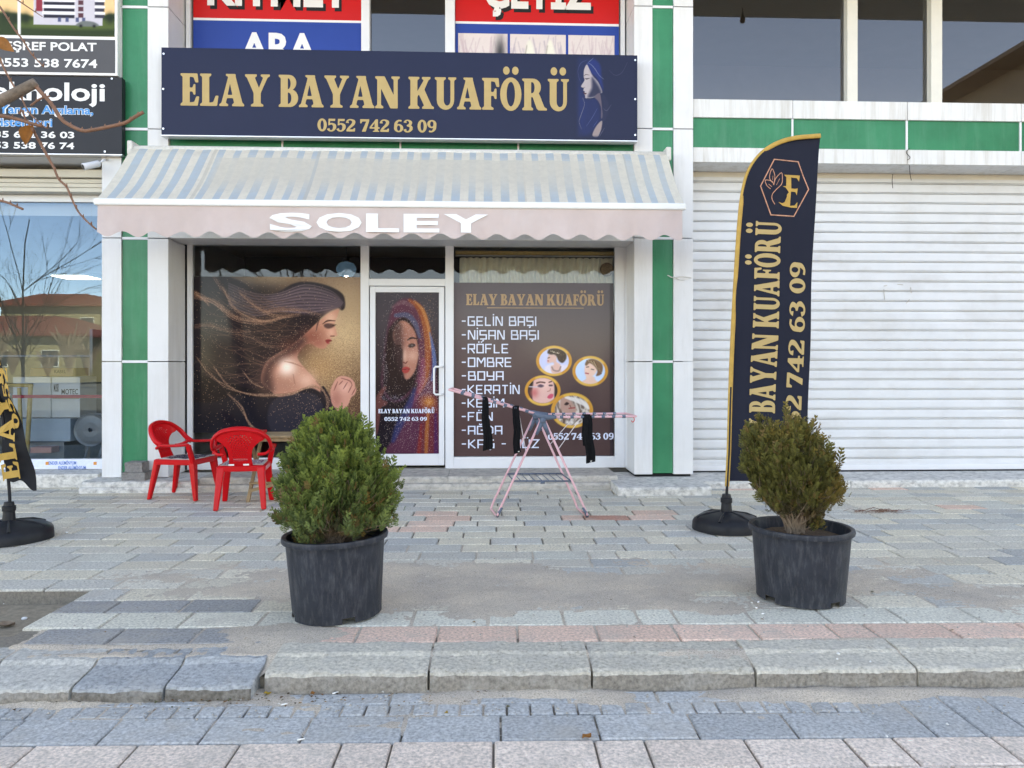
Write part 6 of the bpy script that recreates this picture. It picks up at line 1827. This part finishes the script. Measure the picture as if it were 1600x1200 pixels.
lf_ = Vector((-upv.z, 0, upv.x))          # the letters' tops point left
def flag_text(txt, m, a, b_, capw, par):
    O = F2(*a); O.y = YFL
    Lg = (F2(*b_) - F2(*a)).length
    return letter(txt, "lettering", m, par, O, upv, lf_, Lg, capw, warp=flag_warp)
cw = F2(1216, 500).x - F2(1176, 500).x
flag_text(slab_text("ELAY BAYAN KUAFÖRÜ"), M['gold'], (1207, 745), (1221, 347), cw, ban)
flag_text(slab_text("0552 742 63 09"), M['gold'], (1249.5, 715), (1259.5, 410), F2(1258, 500).x - F2(1233, 500).x, ban)
# emblem: hexagon line, leaves and letter
em = MB()
def E2(x, y): return F2(1170 + x / 9.233, 230 + y / 9.233)
def eline(pts, w, smooth=False):
    lp = strokep([(E2(*p).x, E2(*p).z) for p in pts], w, smooth); n = len(lp) // 2; b = len(em.v)
    em.v += [tuple(flag_warp(Vector((x, YFL, z)))) for x, z in lp]
    for i in range(n - 1): em.face(b + i, b + i + 1, b + 2 * n - 2 - i, b + 2 * n - 1 - i)
hexp = [(360, 180), (715, 208), (785, 420), (860, 610), (645, 1000), (480, 990), (310, 980), (155, 570)]
eline(hexp + [hexp[0], hexp[1]], .0095)
eline([(345, 555), (360, 470), (360, 400), (325, 320), (290, 400), (290, 470), (330, 520)], .006, True)
eline([(345, 555), (375, 460), (460, 375), (475, 450), (460, 540), (380, 620), (325, 690), (325, 760), (365, 830)], .0065, True)
eline([(345, 545), (320, 500), (225, 485), (245, 560), (300, 610)], .006, True)
eline([(335, 420), (330, 480)], .004); eline([(435, 460), (385, 555)], .004); eline([(270, 540), (320, 580)], .004)
em.build("emblem", M['copper'], ban)
es = MB()
def epoly(pts, k):
    v, f = loops_mesh([[(E2(*p).x, E2(*p).z) for p in pts]])
    b = len(es.v); es.v += [tuple(flag_warp(Vector((x, YFL - k * .0005, z)))) for x, z in v]; es.f += [tuple(i + b for i in q) for q in f]; es.c += [(1, 1, 1)] * len(f)
epoly([(500, 402), (735, 410), (720, 500), (690, 450), (605, 440), (605, 600), (660, 605), (700, 598), (685, 700), (665, 650), (600, 645), (585, 850), (650, 845), (695, 795), (688, 880), (600, 875), (480, 850), (415, 795), (470, 815), (505, 800), (540, 720), (540, 690), (570, 655), (520, 585), (480, 572), (530, 565), (535, 440)], 0)
es.build("emblem_letter", M['flag_gold'], ban)

# second flag at the left edge, sagging to the right
YL = 6.72
c = Vector((fx(14, YL), YL, 0))
fl_ = thing("feather_flag", "drooping black feather flag with orange lettering before the shop window with cartons", "flag", tuple(c))
flag_base(fl_, c, .34, None)
def D2(px, py): return at(px, py, YL)
MB().tube(catmull([D2(16, 800), D2(14, 760), D2(5, 660), D2(-12, 560), D2(-40, 400), D2(-80, 200)], 5), .013, 10).build("pole", M['black_plastic'], fl_, smooth=True)
Lp = [D2(11, 745), D2(6, 700), D2(0, 650), D2(-12, 560), D2(-40, 400)]
Rp = [D2(63, 763), D2(48, 700), D2(31, 640), D2(8, 555), D2(0, 400)]
Lc, Rc = catmull(Lp, 10), catmull(Rp, 10)
def left_y(x, z): return YL + .03 * math.sin(x * 9 + z * 6) + .02 * math.sin(z * 14)
def lpt(u, v):
    k = v * (len(Lc) - 1); i = min(int(k), len(Lc) - 2); f = k - i
    a, b_ = Lc[i] + (Lc[i + 1] - Lc[i]) * f, Rc[i] + (Rc[i + 1] - Rc[i]) * f
    q = a + (b_ - a) * u
    return (q[0], left_y(q[0], q[2]) - .06 * u, q[2] - (.03 * math.sin(u * 9) * max(0, .1 - v) * 8))
bl_ = MB().grid(lpt, 20, 50).build("banner", M['flag_black'], fl_, smooth=True)
upv2 = (D2(-14, 560) - D2(17, 752)); upv2 = Vector((upv2.x, 0, upv2.z)).normalized(); lf2 = Vector((-upv2.z, 0, upv2.x))
def lw_(p):
    return Vector((p.x, left_y(p.x, p.z) - .075 - (YL - p.y), p.z))
O = D2(39, 746); O.y = YL
letter(slab_text("ELAY BAYAN"), "lettering", M['flag_gold'], bl_, O, upv2, lf2, 1.80, (D2(37, 700).x - D2(13, 700).x), warp=lw_)
O = D2(35, 668); O.y = YL
letter(slab_text("0552"), "lettering", M['flag_gold'], bl_, O, upv2, lf2, .52, .060, warp=lw_)

# ------------------------------------------------------------------ bare street trees
def bare_tree(name, label, base, h, seed, allow=None, lean=(0, 0)):
    o = thing(name, label, "tree", base)
    r = random.Random(seed); tk, cr_ = MB(), MB()
    B = Vector(base)
    def grow(p, d, L, rad, depth, mb):
        pts = [p]; rr = [rad]; n = 5
        for k in range(n):
            d = (d + Vector((r.gauss(0, .10), r.gauss(0, .10), r.gauss(.03, .07)))).normalized()
            pts.append(pts[-1] + d * (L / n)); rr.append(rad * (1 - .45 * (k + 1) / n))
        if allow and not all(allow(q) for q in pts): return
        mb.tube(pts, rr, 6 if rad > .01 else 4, cap=True)
        if depth <= 0: return
        for k in range(r.randint(3, 4)):
            i = r.randint(1, n); q = pts[i]
            a = r.uniform(0, 6.28); sp = r.uniform(.45, .95)
            dd = (d + (d.orthogonal().normalized() * math.cos(a) + d.cross(d.orthogonal().normalized()) * math.sin(a)) * sp).normalized()
            grow(q, dd, L * r.uniform(.5, .8), rr[i] * .65, depth - 1, cr_)
    tp = [B + Vector((lean[0] * k / 6 + r.gauss(0, .012), lean[1] * k / 6 + r.gauss(0, .012), h * .42 * k / 6)) for k in range(7)]
    tk.tube(tp, [.038 * (1 - .04 * k) * (h / 5) for k in range(7)], 10)
    for k in range(7):
        a = k * 2.4 + r.uniform(-.3, .3); f = 1 - .12 * (k % 4)
        q = tp[0] + (tp[6] - tp[0]) * f
        grow(q, Vector((math.cos(a) * .55, math.sin(a) * .55, 1)).normalized(), h * .34, .013 * h / 5, 3, cr_)
    grow(tp[6], Vector((0, 0, 1)), h * .5, .020 * h / 5, 3, cr_)
    tk.build("trunk", M['bark'], o, smooth=True)
    cr_.build("crown", M['bark'], o, smooth=True)
    return o
bare_tree("street_tree", "bare young street tree mirrored in the neighbouring shop window", (fx(27, 15.5) + .1, 4.5, -.1), 4.9, 12)
tb_ = Vector((-3.55, 4.55, -.1))
def outside(q):
    d = q.y * CS + q.x * SN
    if d < .2: return True
    u = (q.x * CS - q.y * SN) / d * F + 800
    v = HY - (q.z - CH) / d * F
    return u < -6 or v < -10
near = bare_tree("street_tree", "bare street tree whose cut branch reaches before the black sign", tuple(tb_), 5.4, 33, allow=outside)
YT = 4.0
def T2(px, py, y=YT): return at(px, py, y)
cb = MB()
cb.tube(catmull([tb_ + Vector((.02, 0, 2.35)), T2(-120, 215, 4.25), T2(-40, 178, 4.05), T2(20, 148), T2(56, 129)], 6), [.036 - .0005 * i for i in range(25)], 10)
cut = cb.build("cut_branch", M['bark'], near, smooth=True)
tw = MB()
def twig(pts, r0, r1, buds=True):
    P = catmull([T2(*p) for p in pts], 8); N = len(P)
    tw.tube(P, [r0 + (r1 - r0) * i / (N - 1) for i in range(N)], 7)
    if buds:
        for i in range(5, N, 7):
            q = Vector(P[i]); tw.tube([q, q + Vector((.006, -.008, .016))], [r0 * .8, .0015], 5)
twig([(52, 130), (62, 142), (80, 162), (95, 185), (108, 195), (128, 204), (145, 203), (170, 198), (195, 192), (210, 183), (224, 175)], .010, .009)
twig([(-20, 178), (8, 182), (30, 187), (52, 194), (66, 197)], .010, .008)
twig([(-10, 70), (8, 110), (25, 140), (32, 150), (45, 175), (65, 195), (75, 201)], .0055, .003)
twig([(-15, -10), (5, 18), (22, 45), (35, 62), (50, 85), (68, 104)], .0055, .0035)
twig([(20, -5), (45, 12), (66, 26)], .004, .002)
twig([(50, 200), (58, 215), (72, 240), (84, 262), (92, 280), (104, 292), (112, 310), (122, 330), (135, 345), (150, 358)], .0075, .004)
twig([(48, 165), (62, 155), (78, 150)], .006, .005)
twig([(-6, 312), (10, 316), (22, 321), (36, 327)], .006, .006)
twig([(30, 178), (34, 172), (40, 186), (50, 202)], .005, .004)
tw.build("twig", M['twig_red'], near, smooth=True)
def leaf_blob(mb, c, d, L, w, curl=.3):
    d = Vector(d).normalized(); s_ = d.cross(Vector((0, 1, 0))).normalized(); n_ = d.cross(s_)
    def P(u, v):
        ww = w * math.sin(math.pi * min(.999, max(.001, v)) ** .8)
        return Vector(c) + d * (L * v) + s_ * ((u - .5) * ww) + n_ * (curl * ww * ((u - .5) ** 2) * 4 + .15 * L * v * v)
    mb.grid(P, 6, 10)
for c_, d_, l_, w_, k_ in ((T2(-6, 60), (30, 0, -22), .125, .06, .3), (T2(52, 196), (-8, 0, -30), .11, .07, .6)):
    lb_ = MB(); leaf_blob(lb_, c_, d_, l_, w_, k_); lb_.build("leaf", M['dead_leaf'], near, smooth=True)

# ------------------------------------------------------------------ litter
def litter_leaf(px, py, h, m, L, label, a=0.0):
    d = h * F / (py - HY); u = (px - 800) / F
    p = Vector((d * (SN + u * CS), d * (CS - u * SN), CH - h + .006))
    mb = MB()
    def P(uu, v):
        w = L * .75 * math.sin(math.pi * min(.98, max(.02, v)))
        x, y = (v - .5) * L, (uu - .5) * w
        return p + Vector((x * math.cos(a) - y * math.sin(a), x * math.sin(a) + y * math.cos(a), .004 + .35 * L * (uu - .5) ** 2 * 4 * .4 + .004 * math.sin(v * 7)))
    mb.grid(P, 5, 8)
    return tag(mb.build("dry_leaf", m, smooth=True), label, "leaf")
HL = CH - LOW
litter_leaf(917, 1155, HL, M['dead_leaf'], .052, "curled reddish brown dry leaf on the pale mauve paving", .6)
litter_leaf(418, 1087, HL, M['dead_leaf_yellow'], .035, "small yellow dry leaf at the kerb foot", .3)
litter_leaf(489, 1087, HL, M['dead_leaf'], .036, "small brown dry leaf at the kerb foot beside a yellow one", 2.0)
litter_leaf(697, 1117, HL, M['dead_leaf_yellow'], .026, "tiny ochre leaf on the blue cobbles", 1.2)
litter_leaf(8, 980, CH + .10, M['twig'], .11, "dark dry leaf lying in the tree pit", .2)
def butt(px, py, h, L, label, a, m=M['paper'], r=.004, nm="cigarette_butt", cat="cigarette butt"):
    d = h * F / (py - HY); u = (px - 800) / F
    p = Vector((d * (SN + u * CS), d * (CS - u * SN), CH - h + .008)); v = Vector((math.cos(a), math.sin(a), 0)) * (L / 2)
    return tag(MB().tube([p - v, p + v], r, 7).build(nm, m, smooth=True), label, cat)
butt(444, 1103, HL, .03, "cigarette butt on the gravel below the kerb near the yellow leaf", .5)
butt(470, 1158, HL, .032, "cigarette butt at the joint of the pale paving", .35)
butt(524, 1085, HL, .03, "cigarette butt at the kerb foot beside the brown leaf", .6)
for k, (px, py, h, r_) in enumerate(((1185, 942, CH, .010), (1182, 951, CH, .008), (1192, 960, CH, .008), (1175, 943, CH, .006), (1310, 1023, CH, .009), (1308, 1031, CH, .007), (1360, 1035, CH, .006), (38, 968, CH + .1, .016), (8, 944, CH + .1, .018), (104, 873 - 40, CH, .014), (1480, 1133, HL, .006), (1386, 1152, HL, .006))):
    d = h * F / (py - HY); u = (px - 800) / F
    p = (d * (SN + u * CS), d * (CS - u * SN), CH - h + .004)
    mb = MB(); mb.lathe([(.0005, r_ * .8), (r_ * .7, r_ * .6), (r_, .2 * r_), (r_ * .8, -.2 * r_)], 7, wob=lambda t, z: .25 * math.sin(2 * t + k) + .15 * math.sin(3 * t))
    mb.v = [(x + p[0], y + p[1], z + p[2]) for x, y, z in mb.v]
    where = ("beside the flag-side pot, topmost of the loose group", "beside the flag-side pot, second of the loose group", "beside the flag-side pot, lowest of the loose group", "beside the flag-side pot, a little apart from the loose group", "on the kerb below the flag-side pot", "on the kerb edge just under another pebble", "on a kerb stone beyond the flag-side pot", "in the tree pit, larger", "smaller, against the slab edge of the tree pit", "on the paving near the black flag's base", "on the blue crosswise paving", "on the joint below the blue paving")[k]
    tag(mb.build("white_pebble", M['white_stone'], smooth=True), "white pebble " + where, "pebble", "white pebbles on the paving")
db = MB()
for k in range(260):
    if k < 170: s_, t_, z_ = rnd.gauss(-1.15, .55), rnd.gauss(3.70, .05), LOW + .012
    else: s_, t_, z_ = rc(-3, 3.5), rnd.gauss(5.0, .9), .004
    if z_ > 0 and (t_ < 4.1 or (s_ < PIT_S and t_ < 5.3)): continue
    if z_ < 0 and not 3.58 < t_ < 3.77: continue
    x, y, _ = G(s_, t_); a = rc(0, 6.3); l = rc(.004, .014); w = l * rc(.25, .8)
    ca, sa = math.cos(a), math.sin(a)
    db.col = tuple(float(v) for v in lin(rnd.choice([(120, 84, 54), (96, 70, 50), (150, 112, 70), (70, 56, 44), (196, 190, 180), (90, 88, 60)])))
    db.add([(x + ca * l, y + sa * l, z_), (x - sa * w, y + ca * w, z_ + .003), (x - ca * l, y - sa * l, z_ + .001), (x + sa * w, y - ca * w, z_ + .002)], [(0, 1, 2, 3)])
db.build("leaf_litter", mat("mixed dry debris", (1, 1, 1), .85, .2, 60, attr=True), colors=True, kind='stuff')["label"] = "crumbs of dry leaf, chips and husks along the kerb foot"
# dry twigs swept together on the right
tws = MB(); q = ground_at(1368, 800)
for k in range(60):
    a = rc(-.5, .5) + (3.14 if rnd.random() < .5 else 0); x, y = q[0] + rnd.gauss(0, .13), q[1] + rnd.gauss(0, .04); L_ = rc(.05, .16)
    tws.tube([(x, y, .008), (x + L_ * .5 * math.cos(a), y + L_ * .5 * math.sin(a), .012 + rc(0, .02)), (x + L_ * math.cos(a + .2), y + L_ * math.sin(a + .2), .008)], .0018, 4)
tws.build("twig_litter", M['twig_red'], kind='stuff')["label"] = "heap of dry brown conifer twigs on the paving beside the flag"

# ------------------------------------------------------------------ across the street (seen mirrored in the glass)
def simple_house(name, label, x, y, w, d, h, roof_h, m, rows, cols, roof_m, over=.8, cat="house"):
    o = thing(name, label, cat, (x, y, -.2))
    mb = MB(); mb.box(x - w / 2, x + w / 2, y - d, y, -.2, h); mb.build("wall", m, o)
    rf = MB(); a, b_, c_, e = x - w / 2 - over, x + w / 2 + over, y - d - over, y + over
    ins = min(d, w) * .42
    rf.box(a, b_, c_, e, h + .001, h + .25)
    rf.hexa([(a, c_, h + .25), (b_, c_, h + .25), (b_, e, h + .25), (a, e, h + .25)], [(a + ins, c_ + ins, h + roof_h), (b_ - ins, c_ + ins, h + roof_h), (b_ - ins, e - ins, h + roof_h), (a + ins, e - ins, h + roof_h)])
    rf.build("roof", roof_m, o)
    for j in range(rows):
        for i in range(cols):
            xx = x - w / 2 + w * (i + .5) / cols; zz = h * (j + .5) / rows; ww, hh = min(1.5, w / cols * .5), min(1.5, h / rows * .55)
            fr_ = MB(); fr_.box(xx - ww / 2 - .08, xx + ww / 2 + .08, y, y + .06, zz - hh / 2 - .08, zz + hh / 2 + .08); wo = fr_.build("window", M['pvc_warm'], o)
            MB().box(xx - ww / 2, xx + ww / 2, y + .061, y + .07, zz - hh / 2, zz + hh / 2).build("pane", M['far_pane'], wo)
    return o
simple_house("house", "low yellowish house with a wide red hip roof mirrored in the neighbouring shop window", -51, -56, 24, 12, 4.3, 2.2, M['house_wall'], 1, 5, M['roof_tile'], 1.0)
simple_house("house", "taller house with a small red roof behind the low yellow house", -49, -70, 11, 9, 8.2, 1.7, M['house_wall'], 2, 4, M['roof_tile'], 1.0)
simple_house("apartment_building", "brown apartment block with a wide dark eave mirrored in the wide upstairs window", 40, -18, 17, 16, 19, 1.2, M['apt_wall'], 5, 5, M['bark'], 1.8, "apartment building")
simple_house("apartment_building", "grey flat block mirrored dimly in the salon windows", -14, -62, 22, 12, 9.5, .6, M['apt_wall'], 3, 6, M['bark'], .6, "apartment building")
far = MB()
for k in range(60):
    x = -70 + k * 2.6 + rc(-1, 1); y = -46 + rc(-4, 4); h = rc(2.6, 4.8)
    for q in range(70):
        a = rc(0, 6.28); e = rc(.2, 1)
        far.tube([(x, y, h * .2), (x + math.cos(a) * h * .25 * e, y + math.sin(a) * .5, h * (.5 + .3 * e)), (x + math.cos(a) * h * .4 * e, y + math.sin(a) * .8, h * (.7 + .4 * e * rnd.random()))], [.09, .06, .03], 3, cap=False)
far.build("far_shrubbery", M['twig'], kind='stuff')["label"] = "brown leafless scrub beyond the street"
